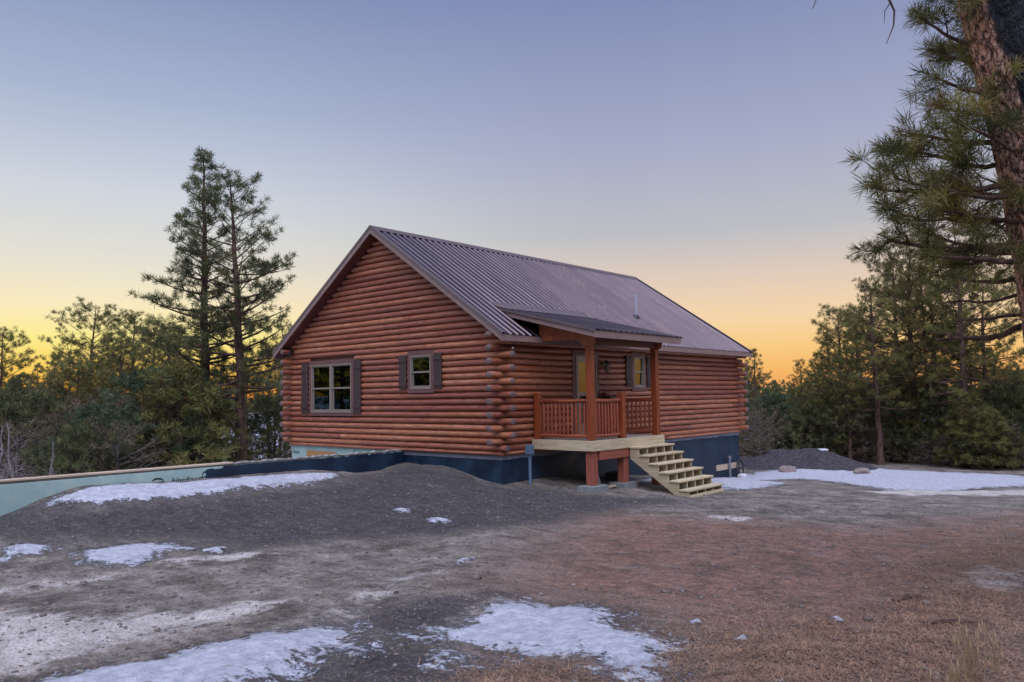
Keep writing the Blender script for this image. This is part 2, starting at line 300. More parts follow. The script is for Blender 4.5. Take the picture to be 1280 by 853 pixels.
    w = t.n('ShaderNodeVectorMath', operation='ADD', inp={0: v, 1: t.n('ShaderNodeVectorMath', operation='SCALE', inp={0: t.noise(v, 6, 5, .6, out='Color'), 3: .34}).outputs[0]}).outputs[0]
    e = t.voro(w, 13, 'DISTANCE_TO_EDGE'); cc = t.voro(w, 13, out='Color'); n = t.noise(t.mapping(g, (1,1,.5)), 30, 7, .65)
    pl = t.mix(t.rng(n, .3, .7), (.40, .19, .13), (.78, .52, .40)); pl = t.mix(.35, pl, t.hsv(cc, .5, .12, .7), 'MULTIPLY')
    col = t.mix(t.rng(t.math('ADD', e, t.math('MULTIPLY', t.math('SUBTRACT', n, .5), .22)), .0, .12), (.030, .018, .020), pl)
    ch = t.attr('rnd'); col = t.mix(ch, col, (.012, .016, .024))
    M['plate'] = t.out(col, .85, t.bump(t.math('ADD', t.math('MULTIPLY', t.rng(e, 0, .2), 1.), t.math('MULTIPLY', n, .35)), .9, .03))
    def needles(name, a, b, c):
        t = NT(name); r = t.attr('rnd'); v = t.coord('Object'); n = t.noise(v, .9, 3, .5)
        col = t.mix(r, a, b); col = t.mix(t.rng(n, .5, .7, 0, .7), col, c)
        t.out(col, .55, Specular_IOR_Level=.3)
        tl = t.n('ShaderNodeBsdfTranslucent'); t.L.new(col, tl.inputs[0])
        mx = t.n('ShaderNodeMixShader', inp={0: .3, 1: t.b.outputs[0], 2: tl.outputs[0]})
        t.L.new(mx.outputs[0], t.N['Material Output'].inputs[0]); return t.m
    M['needle'] = needles('needles_olive', (.032, .042, .016), (.27, .265, .085), (.22, .17, .06))
    M['needle_dark'] = needles('needles_dark_green', (.022, .038, .020), (.18, .20, .08), (.16, .155, .06))
    M['needle_teal'] = needles('needles_blue_green', (.025, .050, .028), (.13, .18, .09), (.085, .13, .06))
    M['needle_brown'] = needles('scrub_brown_olive', (.08, .07, .05), (.22, .185, .11), (.19, .11, .05))
    M['needle_near'] = needles('needles_near_pine', (.045, .060, .02), (.25, .24, .075), (.34, .23, .06))
    M['straw'] = mottled('dry_grass', (.36, .27, .16), .4, 9, .8, 0)
    M['litter'] = mottled('pine_litter', (.28, .175, .11), .7, 9, .85, 0)
    M['pebble'] = mottled('gravel_stone', (.17, .15, .14), .7, 5, .9, .3)
    # dirt, gravel and snow of the yard
    t = NT('yard_ground'); v = t.coord('Object')
    big = t.noise(v, .35, 6, .6); mid = t.noise(v, 1.6, 8, .68); fin = t.noise(v, 9, 10, .72); gr = t.noise(v, 42, 6, .7)
    grain = t.voro(v, 55, out='Color'); gv = t.voro(v, 38)
    dirt = t.mix(t.rng(mid, .34, .66), (.085, .076, .062), (.31, .28, .235))
    dirt = t.mix(t.rng(fin, .42, .66, 0, .75), dirt, (.062, .053, .05))
    dirt = t.mix(t.rng(t.noise(t.mapping(v, (1.2, .35, 1)), 2.3, 9, .75), .48, .66, 0, .7), dirt, (.30, .27, .25))
    red = t.mix(t.rng(fin, .35, .65), (.10, .040, .026), (.33, .175, .120)); red = t.mix(t.rng(mid, .48, .68, 0, .6), red, (.20, .15, .13))
    col = t.mix(t.math('MULTIPLY', t.attr('red'), t.rng(mid, .35, .62, .4, .95)), dirt, red)
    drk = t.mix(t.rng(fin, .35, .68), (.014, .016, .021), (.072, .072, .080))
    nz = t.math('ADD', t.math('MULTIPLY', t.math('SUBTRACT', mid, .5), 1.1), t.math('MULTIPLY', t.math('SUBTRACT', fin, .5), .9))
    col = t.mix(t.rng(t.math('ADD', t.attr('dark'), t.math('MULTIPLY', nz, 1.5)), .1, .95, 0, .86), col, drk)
    lit = t.mix(t.rng(t.noise(t.mapping(v, (3, 1, 1)), 14, 8, .7), .4, .65), (.035, .020, .016), (.24, .13, .085))
    col = t.mix(t.rng(t.math('ADD', t.attr('litter'), t.math('MULTIPLY', nz, 1.6)), .2, .95, 0, .75), col, lit)
    frost = t.math('ADD', t.attr('pale'), t.math('MULTIPLY', nz, 2.1))
    col = t.mix(t.rng(frost, .35, .95, 0, .85), col, (.56, .53, .50))
    peb = t.rng(t.math('ADD', t.n('ShaderNodeSeparateColor', inp={0: grain}).outputs[0], t.math('MULTIPLY', fin, .3)), .98, 1.14)
    col = t.mix(t.math('MULTIPLY', peb, .32), col, (.32, .27, .25))
    col = t.hsv(col, .5, 1, t.math('MULTIPLY', t.rng(gr, .32, .68, .5, 1.6, False), t.rng(t.noise(t.mapping(v, (1.6, .5, 1)), 4.2, 8, .75), .3, .7, .68, 1.36, False)))
    # snow: thin, icy and broken at the rim
    sn = t.math('ADD', t.attr('snow'), t.math('ADD', t.math('MULTIPLY', t.math('SUBTRACT', t.noise(t.mapping(v, (1.5, .8, 1)), 2.4, 10, .80), .5), 2.1), t.math('MULTIPLY', t.math('SUBTRACT', t.noise(v, 15, 6, .75), .5), 1.3)))
    farm = t.rng(t.math('ADD', t.attr('farsnow'), t.math('MULTIPLY', t.math('SUBTRACT', t.noise(v, .25, 8, .7), .5), 2.2)), .55, .72)
    smask = t.rng(sn, .46, .64); smask = t.math('MAXIMUM', smask, farm)
    scol = t.mix(t.rng(fin, .38, .66), (.42, .45, .52), (.64, .67, .74))
    scol = t.mix(t.rng(t.noise(v, 5, 9, .75), .58, .70, 0, .8), scol, (.22, .18, .16))
    wet = t.math('MULTIPLY', t.rng(sn, .18, .42), t.rng(t.attr('snow'), .02, .2))
    col = t.mix(t.math('MULTIPLY', wet, .45), col, (.05, .045, .045))
    col = t.mix(smask, col, scol)
    hb = t.math('ADD', t.math('MULTIPLY', fin, .55), t.math('ADD', t.math('MULTIPLY', gr, .18), t.math('MULTIPLY', gv, .12)))
    hb = t.math('ADD', hb, t.math('MULTIPLY', smask, .35))
    nrm = t.bump(hb, .9, .07, t.bump(mid, .6, .16))
    M['ground'] = t.out(col, t.math('SUBTRACT', .92, t.math('MULTIPLY', smask, .35)), nrm, Specular_IOR_Level=.3)
    t = NT('pile_soil'); v = t.coord('Object'); a = t.noise(v, 1.3, 9, .7); b = t.noise(v, 9, 8, .7)
    col = t.mix(t.rng(b, .35, .65), (.026, .026, .034), (.085, .075, .085)); col = t.mix(t.rng(a, .62, .7, 0, .7), col, (.11, .075, .07))
    M['soil'] = t.out(col, .95, t.bump(t.math('ADD', a, b), .9, .08))
make_mats()
# ---------------------------------------------------------------- ground sheet
def poly_sd(px, py, poly):
    """signed distance (positive inside) of points to a polygon"""
    P = np.array(poly, float); n = len(P); best = np.full(px.shape, 1e9); ins = np.zeros(px.shape, bool)
    for i in range(n):
        a = P[i]; b = P[(i+1) % n]; d = b-a; L = max(d@d, 1e-9)
        t = np.clip(((px-a[0])*d[0]+(py-a[1])*d[1])/L, 0, 1)
        best = np.minimum(best, np.hypot(px-a[0]-t*d[0], py-a[1]-t*d[1]))
        c = ((a[1] > py) != (b[1] > py)) & (px < (b[0]-a[0])*(py-a[1])/((b[1]-a[1]) if abs(b[1]-a[1]) > 1e-9 else 1e-9)+a[0])
        ins ^= c
    return np.where(ins, best, -best)
def field(px, py, polys, soft):
    r = np.zeros(px.shape)
    for pl in polys:
        A = np.array(pl); ext = max(np.ptp(A[:,0]), np.ptp(A[:,1])); s = min(soft, max(ext*.22, .05))
        lo = A.min(0)-3*soft; hi = A.max(0)+3*soft
        m = (px > lo[0]) & (px < hi[0]) & (py > lo[1]) & (py < hi[1])
        if not m.any(): continue
        sd = poly_sd(px[m], py[m], pl); r[m] = np.maximum(r[m], np.clip(.5+sd/(2*s), 0, 1))
    return r
def vnoise(x, y, s, seed):
    """cheap smooth value noise"""
    rs = np.random.RandomState(seed); T = rs.rand(256, 256)
    u = x/s; w = y/s; i = np.floor(u).astype(int); j = np.floor(w).astype(int); fu = u-i; fw = w-j
    fu = fu*fu*(3-2*fu); fw = fw*fw*(3-2*fw)
    g = lambda a, b: T[a % 256, b % 256]
    return (g(i,j)*(1-fu)+g(i+1,j)*fu)*(1-fw)+(g(i,j+1)*(1-fu)+g(i+1,j+1)*fu)*fw-.5
def ground_z(x, y):
    x = np.asarray(x, float); y = np.asarray(y, float)
    z = height(x, y)
    k = 1-sstep(22, 40, np.hypot(x, y))
    z = z+k*(vnoise(x, y, 1.3, 1)*.05+vnoise(x, y, .45, 2)*.028+vnoise(x, y, .17, 3)*.026)
    # tyre ruts crossing the yard towards the front left
    for off in (0, 1.7):
        d = np.abs((x+6.2-off*.75)*.62+(y+4.2+off*.66)*(-.78)); z = z-k*.055*np.exp(-(d/.15)**2)*(vnoise(x, y, .6, 9)+.6)
    return z
def axis(a0, f0, f1, a1, fine):
    c = list(np.arange(f0, f1, fine)); s = fine
    lo = []; x = f0
    while x > a0: s *= 1.11; x -= s; lo.append(x)
    hi = []; x = c[-1]; s = fine
    while x < a1: s *= 1.11; x += s; hi.append(x)
    return np.array(lo[::-1]+c+hi)
def make_ground():
    X = axis(-700, -13.2, 4.6, 900, .075); Y = axis(-700, -12.4, 3.9, 900, .075)
    Y = np.sort(np.r_[Y[(Y < 3.40)|(Y > 3.54)], [3.40, 3.43, 3.46, 3.49, 3.53]])
    gx, gy = np.meshgrid(X, Y); px = gx.ravel(); py = gy.ravel(); z = ground_z(px, py)
    sn = field(px, py, PATCH_SNOW, .38)
    thick = field(px, py, PATCH_SNOW[:1], .2)
    sn = np.maximum(np.maximum(sn*.90+.04*(sn > .05), thick*.92), .50*field(px, py, PATCH_PALE[2:3], .2))
    z = z+.03*sstep(.45, .9, sn)
    V = np.c_[px, py, z]; nx = len(X); ny = len(Y)
    i = np.arange(ny-1)[:,None]*nx+np.arange(nx-1)[None]; i = i.ravel(); Fc = np.c_[i, i+1, i+nx+1, i+nx]
    d = np.hypot(px, py)
    far = sstep(3.5, 6, py)*.75*(1-(px > 3)*(py < 12))+sstep(30, 50, d)*.6
    far = np.maximum(far, np.exp(-(((px-KNOLL[0])**2+(py-KNOLL[1])**2)/13.**2))*1.3)
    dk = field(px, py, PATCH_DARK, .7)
    attrs = dict(snow=sn, pale=field(px, py, PATCH_PALE[:5]+PATCH_PALE[6:], .3), dark=dk, red=field(px, py, PATCH_RED, .9),
                 litter=np.maximum(field(px, py, PATCH_LITTER, .6), sstep(24, 32, d)*.8), farsnow=np.clip(far, 0, 1))
    print('ground verts', len(V))
    me = raw_mesh('ground', V, Fc, M['ground'], attrs, smooth=True)
    return tag(obj_from(me, 'ground'), 'bare dirt and gravel yard with thin snow patches in front of the cabin', 'ground', kind='structure')
make_ground()
def gz(x, y): return float(ground_z(np.array([x]), np.array([y]))[0])
def scatter():
    rs = np.random.RandomState(5)
    # loose stones: bumpy little octahedra
    n = 14000; r = rs.rand(n)**.6*17+2.0; a = YAW+(rs.rand(n)-.5)*1.35
    x = CAM[0]+r*np.cos(a); y = CAM[1]+r*np.sin(a); m = (y < 3.0) & ~((x > -.2) & (y > -.2)); x = x[m]; y = y[m]; n = len(x)
    z = ground_z(x, y); s = .006+.018*rs.rand(n)**3+.016*(rs.rand(n) > .98)+.03*(rs.rand(n) > .9975)
    base = np.array([(1,0,0),(-1,0,0),(0,1,0),(0,-1,0),(0,0,1),(0,0,-1),(.6,.6,.5),(-.6,.55,.45),(.5,-.6,.5),(-.55,-.6,.5)], float)
    f = np.array([(0,6,4),(6,2,4),(2,7,4),(7,1,4),(1,9,4),(9,3,4),(3,8,4),(8,0,4),(0,2,6),(2,1,7),(1,3,9),(3,0,8),(2,0,5),(1,2,5),(3,1,5),(0,3,5)])
    P = base[None]*(1+.35*(rs.rand(n,10,1)-.5))*s[:,None,None]*np.array([1,1,.6])*(.7+.7*rs.rand(n,1,3)); th = rs.rand(n)*6.28
    c, q = np.cos(th)[:,None], np.sin(th)[:,None]; P = np.stack([P[...,0]*c-P[...,1]*q, P[...,0]*q+P[...,1]*c, P[...,2]], -1)
    P += np.stack([x, y, z+s*.15], -1)[:,None]
    me = raw_mesh('gravel', P.reshape(-1,3), (f[None]+np.arange(n)[:,None,None]*10).reshape(-1,3), M['pebble'], {'rnd': np.repeat(rs.rand(n), 10)})
    tag(obj_from(me, 'gravel'), 'loose gravel stones scattered over the dirt yard', 'gravel', kind='stuff')
    # pine needles and dry stalks lying about
    def blades(name, n, xy, length, width, lift, mat, lab, cat, up=0.):
        x, y = xy(n); keep = (y < 3.0); x = x[keep]; y = y[keep]; n = len(x); z = ground_z(x, y)+.006
        th = rs.rand(n)*6.28; L = length*(.5+rs.rand(n)); e = np.abs(rs.randn(n))*lift+up*rs.rand(n)
        d = np.stack([np.cos(th)*np.cos(e), np.sin(th)*np.cos(e), np.sin(e)], -1)*L[:,None]
        s = np.stack([-np.sin(th), np.cos(th), 0*th], -1)*width
        o = np.stack([x, y, z], -1); mid = o+d*.5+np.stack([rs.randn(n)*.1*L, rs.randn(n)*.1*L, .12*L], -1)
        end = o+d+np.stack([rs.randn(n)*.1*L, rs.randn(n)*.1*L, -.02*L], -1)
        V = np.stack([o-s, o+s, mid-s*.8, mid+s*.8, end-s*.3, end+s*.3], 1).reshape(-1,3)
        F = (np.array([(0,1,3,2),(2,3,5,4)])[None]+np.arange(n)[:,None,None]*6).reshape(-1,4)
        me = raw_mesh(name, V, F, mat, {'rnd': np.repeat(rs.rand(n), 6)})
        tag(obj_from(me, name), lab, cat, kind='stuff')
    LP = [np.array(p) for p in PATCH_LITTER]
    def inlit(n):
        out = []
        while sum(len(q) for q in out) < n:
            r = 2.+rs.rand(60000)**1.5*13; a = YAW+(rs.rand(60000)-.5)*1.4; x = CAM[0]+r*np.cos(a); y = CAM[1]+r*np.sin(a)
            w = np.clip(field(x, y, PATCH_LITTER, .6), .035, 1)*(.35+1.3*np.clip(vnoise(x, y, .8, 21)+.5, 0, 1)); k = rs.rand(60000) < w
            out.append(np.c_[x[k], y[k]])
        o = np.concatenate(out)[:n]; return o[:,0], o[:,1]
    blades('pine_litter', 42000, inlit, .075, .0016, .18, M['litter'], 'fallen brown pine needles and twigs littering the ground', 'litter')
    def grassy(n):
        c = np.array([at(x, 853, 4.6)[:2] for x in (960, 1000, 1100, 1190, 1230, 1270)]); k = rs.randint(0, len(c), n)
        r = rs.randn(n, 2)*.35; return c[k,0]+r[:,0], c[k,1]+r[:,1]
    blades('dead_grass', 2200, inlit, .09, .0014, .22, M['straw'], 'short dead grass stems in the littered dirt', 'grass', .1)
scatter()
def grass_clump(px, py, n, h, label):
    c = None
    for d in np.arange(3, 12, .02):
        p = at(px, py, d)
        if p[2] < gz(p[0], p[1]): c = p; break
    rs = np.random.RandomState(int(px)); mb = MB(); z0 = gz(c[0], c[1])
    for i in range(n):
        a = rs.rand()*6.28; r = abs(rs.randn())*.03; b = np.array([c[0]+r*math.cos(a), c[1]+r*math.sin(a), z0-.01]); H = h*(.45+.6*rs.rand()); ln = rs.randn(2)*.12*H
        pts = [b+np.array([ln[0]*t*t, ln[1]*t*t, H*t]) for t in (0, .35, .7, 1)]
        mb.tube(pts, [.0022, .002, .0014, .0008], 3, False, rs.rand())
        if rs.rand() < .35:
            e = pts[-1]; mb.tube([e-np.array([0,0,.05]), e-np.array([0,0,.02]), e+np.array([0,0,.02])], [.002, .006, .001], 4, False, rs.rand())
    o = mb.build('dry_grass_clump', M['straw']); tag(o, label, 'grass', 'tall dry grass clumps in the foreground')
grass_clump(1215, 853, 34, .36, 'tallest straw-coloured dry grass clump at the lower right corner of the yard')
grass_clump(1246, 842, 18, .28, 'thinner dry grass clump just right of the tallest one, leaning slightly')
grass_clump(1195, 858, 26, .15, 'short bushy dry grass tuft at the foot of the tall clump')
# ---------------------------------------------------------------- log cabin
LX, WY = 12.22, 8.46; CH = .1524; TAN = math.tan(math.radians(34.0)); EO, RO = .376, .366; HE = 2.747
def roof_z(y): return HE+(min(y, WY-y)+EO)*TAN
RIDGE = roof_z(WY/2)
cabin = empty('log_cabin', (0, 0, 0), label='reddish-brown log cabin with ribbed metal roof, small front porch and shuttered windows', cat='cabin')
R_ = random.Random(11); END_LIST = []
# openings: (u0,u1,z0,z1)
W_BIG = (5.33, 7.42, .87, 2.44); W_SMALL = (2.15, 3.12, 1.46, 2.52)
DOOR = (2.66, 3.83, .33, 2.50); W_PORCH = (5.42, 6.17, 1.44, 2.53)
def logs(mb, axis, sign, plane, u0, u1, z, rz, openings, endmb=None, end0=False, end1=False, r=None):
    """one course; axis 1: runs along y on the plane x=plane; axis 0: runs along x on y=plane. sign: outward direction"""
    segs = [(u0, u1)]
    for (a, b, c, d) in openings:
        if z > c-.03 and z < d+.03:
            segs = [s for q in segs for s in ((q[0], min(q[1], a)), (max(q[0], b), q[1])) if s[1]-s[0] > .02]
    for (a, b) in segs:
        cuts = [a]; x = a+R_.uniform(1.5, 5.5)
        while x < b-.8: cuts.append(x); x += R_.uniform(2.4, 5.5)
        cuts.append(b)
        for i in range(len(cuts)-1):
            p, q = cuts[i]+(.0015 if i else 0), cuts[i+1]-(.0015 if i < len(cuts)-2 else 0)
            n = max(2, int((q-p)/.5)+1); N = 16; rn = R_.random(); v = []; uv = []
            w = R_.uniform(-.004, .004)
            for k in range(n):
                t = p+(q-p)*k/(n-1); wob = .003*math.sin(t*2.3+rn*30)+w
                for j in range(N):
                    th = 2*PI*j/N
                    out = (plane-sign*.045)+sign*((.098+wob)*math.cos(th)); zz = z+rz*math.sin(th)*(1 if abs(math.sin(th)) > .99 else 1)
                    v.append((t, out, zz) if axis == 0 else (out, t, zz)); uv.append((t+rn*53, j/N+rn*3))
            f = [(k*N+j, k*N+(j+1) % N, (k+1)*N+(j+1) % N, (k+1)*N+j) for k in range(n-1) for j in range(N)]
            mb.add(v, f, uv, rn)
            for kk, fl, tt in ((0, end0 and i == 0 and a == u0, p), (n-1, end1 and i == len(cuts)-2 and b == u1, q)):
                ring = v[kk*N:(kk+1)*N]; dirn = -1 if kk == 0 else 1
                tgt = mb
                if fl and endmb is not None: tgt = MB(); END_LIST.append(tgt)
                e = .010*dirn if fl else 0
                inner = []
                for pnt in ring:
                    c0 = plane-sign*.045
                    if axis == 0: inner.append((tt+e, c0+(pnt[1]-c0)*.86, z+(pnt[2]-z)*.86))
                    else: inner.append((c0+(pnt[0]-c0)*.86, tt+e, z+(pnt[2]-z)*.86))
                m = list(ring)+inner
                tgt.add(m, [(j, (j+1) % N, N+(j+1) % N, N+j) for j in range(N)]+[tuple(range(N, 2*N))], [(tt+rn*9, j/N) for j in range(2*N)], rn)
gab = MB(); eav = MB(); back = MB(); fargab = MB(); ends = MB(); GP = .34
n_c = 0; z = .045
# starter half course
for mb, ax, sg, pl, a, b in ((gab, 1, -1, 0, -.01, WY+.01), (eav, 0, -1, 0, 0, LX), (back, 0, 1, WY, 0, LX), (fargab, 1, 1, LX, 0, WY)):
    logs(mb, ax, sg, pl, a, b, .045, .052, [])
k = 0; z = .09+CH/2
while z < RIDGE-.28:
    if z < 2.80:
        ev = k % 2 == 0
        ga = -GP if ev else .0; gb = WY+GP if ev else WY
        if k == 0: ga = -.16
        logs(gab, 1, -1, 0, ga, gb, z, CH/2-.0025, [W_BIG, W_SMALL], ends, ev, ev)
        logs(fargab, 1, 1, LX, -GP if ev else 0, WY+GP if ev else WY, z, CH/2+.001, [], ends, ev, ev)
        ea = .0 if ev else -GP; eb = LX if ev else LX+GP
        logs(eav, 0, -1, 0, ea, eb, z, CH/2-.0025, [DOOR, W_PORCH], ends, not ev, not ev)
        logs(back, 0, 1, WY, ea, eb, z, CH/2+.001, [], ends, not ev, not ev)
    else:
        y0 = (z+.05-(HE-.16)-EO*TAN)/TAN
        if z < 2.95: y0 = max(y0, -.05)
        for mb, sg, pl in ((gab, -1, 0), (fargab, 1, LX)):
            logs(mb, 1, sg, pl, y0-.1, WY-y0+.1, z, CH/2-.0025, [])
    k += 1; z += CH
gab.build('gable_log_wall', M['log'], cabin, smooth=True); eav.build('front_log_wall', M['log'], cabin, smooth=True)
back.build('rear_log_wall', M['log'], cabin, smooth=True); fargab.build('far_log_wall', M['log'], cabin, smooth=True)
for e_ in END_LIST: e_.build('log_end', M['log_end'], cabin, smooth=True)
# sheathing behind the logs, built round the openings
sh = MB()
def sheath(axis, plane, U, Z, ops):
    us = sorted({U[0], U[1], *[o[0] for o in ops], *[o[1] for o in ops]}); zs = sorted({Z[0], Z[1], *[o[2] for o in ops], *[o[3] for o in ops]})
    for i in range(len(us)-1):
        for j in range(len(zs)-1):
            cu, cz = (us[i]+us[i+1])/2, (zs[j]+zs[j+1])/2
            if any(o[0] < cu < o[1] and o[2] < cz < o[3] for o in ops): continue
            if axis == 1: sh.box(plane, us[i], zs[j], plane+.03, us[i+1], zs[j+1], .5)
            else: sh.box(us[i], plane, zs[j], us[i+1], plane+.03, zs[j+1], .5)
sheath(1, .045, (.05, WY-.05), (.0, 2.75), [W_BIG, W_SMALL]); sheath(0, .045, (.08, LX-.08), (.0, 2.75), [DOOR, W_PORCH])
sh.prism([(.05, 2.75), (WY-.05, 2.75), (WY/2, RIDGE-.25)], 0, .05, .08)
sh.build('wall_sheathing', M['soffit'], cabin)
# interior boxes behind the openings
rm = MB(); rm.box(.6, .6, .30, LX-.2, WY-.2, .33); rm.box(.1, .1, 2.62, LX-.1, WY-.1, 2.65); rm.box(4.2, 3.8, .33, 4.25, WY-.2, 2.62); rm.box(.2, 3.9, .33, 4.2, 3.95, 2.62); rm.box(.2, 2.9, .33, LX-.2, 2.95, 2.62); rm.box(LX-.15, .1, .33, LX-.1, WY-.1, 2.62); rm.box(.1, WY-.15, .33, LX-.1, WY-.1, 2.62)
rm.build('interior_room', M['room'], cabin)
# windows ----------------------------------------------------------------
def window(U, axis, cols, label, curtain=True):
    """window in the opening U; local frame drawn as (u, out, z); out<0 is outside"""
    u0, u1, z0, z1 = U
    def B(mb, a, b, c, d, o0, o1):
        if axis == 1: mb.box(o0, a, c, o1, b, d)
        else: mb.box(a, o0, c, b, o1, d)
    tw = .12; fr = MB()
    B(fr, u0, u1, z1-tw, z1, -.060, .05); B(fr, u0, u1, z0, z0+tw*.8, -.060, .05)
    B(fr, u0, u0+tw*.9, z0+tw*.8, z1-tw, -.058, .05); B(fr, u1-tw*.9, u1, z0+tw*.8, z1-tw, -.058, .05)
    w = fr.build('window', M['trim'], cabin, .004); w['label'] = label
    a, b, c, d = u0+tw*.9, u1-tw*.9, z0+tw*.8, z1-tw
    f = MB(); t = .036
    B(f, a, b, d-t, d, -.070, .03); B(f, a, b, c, c+t*1.3, -.070, .03); B(f, a, a+t, c+t*1.3, d-t, -.068, .03); B(f, b-t, b, c+t*1.3, d-t, -.068, .03)
    xs = [a+t]
    if cols == 2:
        m = (a+b)/2; B(f, m-.05, m+.05, c+t*1.3, d-t, -.069, .03); cells = [(a+t, m-.05), (m+.05, b-t)]
    else: cells = [(a+t, b-t)]
    f.build('frame', M['frame'], w, .003)
    zc, zt = c+t*1.3, d-t; zm = (zc+zt)/2
    for (p, q) in cells:
        s = MB(); s_ = .028
        B(s, p, q, zm-.022, zm+.022, -.052, .0); B(s, p, q, zt-s_, zt, -.040, .01); B(s, p, p+s_, zm+.022, zt-s_, -.040, .01); B(s, q-s_, q, zm+.022, zt-s_, -.040, .01)
        s.build('sash', M['frame'], w, .002)
        s = MB(); B(s, p, p+s_*1.3, zc+s_*1.4, zm-.022, -.020, .02); B(s, q-s_*1.3, q, zc+s_*1.4, zm-.022, -.020, .02); B(s, p, q, zc, zc+s_*1.4, -.020, .02)
        s.build('sash', M['frame'], w, .002)
        g = MB(); B(g, p+s_, q-s_, zm+.022, zt-s_, -.016, -.011); g.build('pane', M['glass' if curtain else 'glass_porch'], w)
        g = MB(); B(g, p+s_*1.3, q-s_*1.3, zc+s_*1.4, zm-.022, .000, .005); g.build('pane', M['glass' if curtain else 'glass_porch'], w)
        if curtain:
            cu = MB()
            for (ca, cb) in ((p-.03, p+(q-p)*.30), (q-(q-p)*.22, q+.03)):
                n = 12; pts = [(ca+(cb-ca)*i/n, .13+.022*math.sin(i*2.2)) for i in range(n+1)]
                for i in range(n):
                    (x0, y0), (x1, y1) = pts[i], pts[i+1]
                    V = [(x0, y0), (x1, y1)]; vv = []
                    for zz in (zc-.05, zt+.05):
                        for (x, y) in V: vv.append((y, x, zz) if axis == 1 else (x, y, zz))
                    cu.add(vv, [(0, 1, 3, 2)])
            cu.build('curtain', M['cloth'], w, smooth=True)
    return w
window(W_BIG, 1, 2, 'double window with four panes on the gable wall'); window(W_SMALL, 1, 1, 'small window with two panes on the gable wall')
window(W_PORCH, 0, 1, 'small window on the porch wall reflecting the sunset', False)
tb = MB(); tb.box(1.5, 6.0, .33, 1.54, 6.9, 1.32); tb.box(1.2, 5.95, 1.30, 1.6, 6.95, 1.34, rnd=.9); tb.build('kitchen_counter', M['frame'], cabin)
def shutter(u0, u1, z0, z1, axis):
    def B(mb, a, b, c, d, o0, o1):
        if axis == 1: mb.box(o0, a, c, o1, b, d)
        else: mb.box(a, o0, c, b, o1, d)
    mb = MB(); n = 3; w = (u1-u0)/n
    for i in range(n): B(mb, u0+i*w+.004, u0+(i+1)*w-.004, z0, z1, -.088, -.062)
    B(mb, u0+.01, u1-.01, z0+.01, z1-.01, -.066, -.052)
    s = mb.build('shutter', M['shutter'], cabin, .003)
    for f in (.14, .86):
        b = MB(); zz = z0+(z1-z0)*f; B(b, u0+.006, u1-.006, zz-.045, zz+.045, -.110, -.0885); b.build('batten', M['shutter'], s, .003)
shutter(7.45, 7.78, .93, 2.385, 1); shutter(5.00, 5.31, .94, 2.40, 1)
shutter(3.14, 3.42, 1.56, 2.42, 1); shutter(1.85, 2.135, 1.565, 2.43, 1)
shutter(5.10, 5.40, 1.56, 2.42, 0); shutter(6.19, 6.48, 1.56, 2.43, 0)
# door ---------------------------------------------------------------------
d = MB(); a, b, z0, z1 = DOOR
d.box(a, -.066, z0, a+.13, .05, z1-.12); d.box(b-.13, -.066, z0, b, .05, z1-.12); d.box(a, -.068, z1-.12, b, .05, z1)
door = d.build('door', M['trim'], cabin, .004)
d = MB(); a += .13; b -= .13; z1 -= .12
d.box(a, -.080, z0+.02, a+.05, .02, z1-.05); d.box(b-.05, -.080, z0+.02, b, .02, z1-.05); d.box(a, -.082, z1-.05, b, .02, z1); d.box(a, -.09, z0, b, .02, z0+.02)
d.build('frame', M['frame'], door, .003)
d = MB(); a += .05; b -= .05; z1 -= .05
d.box(a, -.045, z0+.025, b, -.005, z0+.30); d.box(a, -.045, z1-.13, b, -.005, z1); d.box(a, -.045, z0+.30, a+.11, -.005, z1-.13); d.box(b-.11, -.045, z0+.30, b, -.005, z1-.13)
d.box(a+.11, -.043, z0+1.02, b-.11, -.01, z0+1.09); d.build('door_leaf', M['steel'], door, .003)
d = MB(); d.box(a+.11, -.028, z0+.30, b-.11, -.022, z0+1.02); d.build('pane', M['glass_porch'], door)
d = MB(); d.box(a+.11, -.028, z0+1.09, b-.11, -.022, z1-.13); d.build('pane', M['glass_porch'], door)
d = MB(); d.tube([(b-.055, -.045, z0+1.0), (b-.055, -.10, z0+1.0)], .012); d.tube([(b-.055, -.095, z0+1.0), (b-.15, -.10, z0+1.005)], .010); d.tube([(b-.055, -.045, z0+1.12), (b-.055, -.065, z0+1.12)], .03, 12); d.build('handle', M['vent'], door, smooth=True)
# roof ---------------------------------------------------------------------
def ribbed(mb, x0, x1, ya, za, yb, zb, pitch=.2286, rh=.028, base=.10, top=.042):
    """corrugated sheet from eave (ya,za) to top (yb,zb), ribs along the slope"""
    prof = []; x = x0; 
    prof.append((x0, 0))
    c = x0+pitch*.5
    while c < x1-base/2:
        prof += [(c-base/2, 0), (c-top/2, rh), (c+top/2, rh), (c+base/2, 0)]; c += pitch
    prof.append((x1, 0)); n = len(prof); K = 7; v = []
    L = math.hypot(yb-ya, zb-za); nx, nz = -(zb-za)/L, (yb-ya)/L
    if nz < 0: nx, nz = -nx, -nz
    for j in range(K):
        t = j/(K-1)
        for i, (px, h) in enumerate(prof):
            w = .0025*math.sin(px*3.1+j*1.7)*(0 < j < K-1)
            v.append((px, ya+(yb-ya)*t+nx*(h+w), za+(zb-za)*t+nz*(h+w)))
    f = [(j*n+i, j*n+i+1, (j+1)*n+i+1, (j+1)*n+i) for j in range(K-1) for i in range(n-1)]
    mb.add(v, f)
x0, x1 = -RO, LX+RO
rf = MB(); ribbed(rf, x0, x1, -EO-.03, HE-.03*TAN, WY/2, RIDGE); roof = rf.build('roof', M['metal'], cabin)
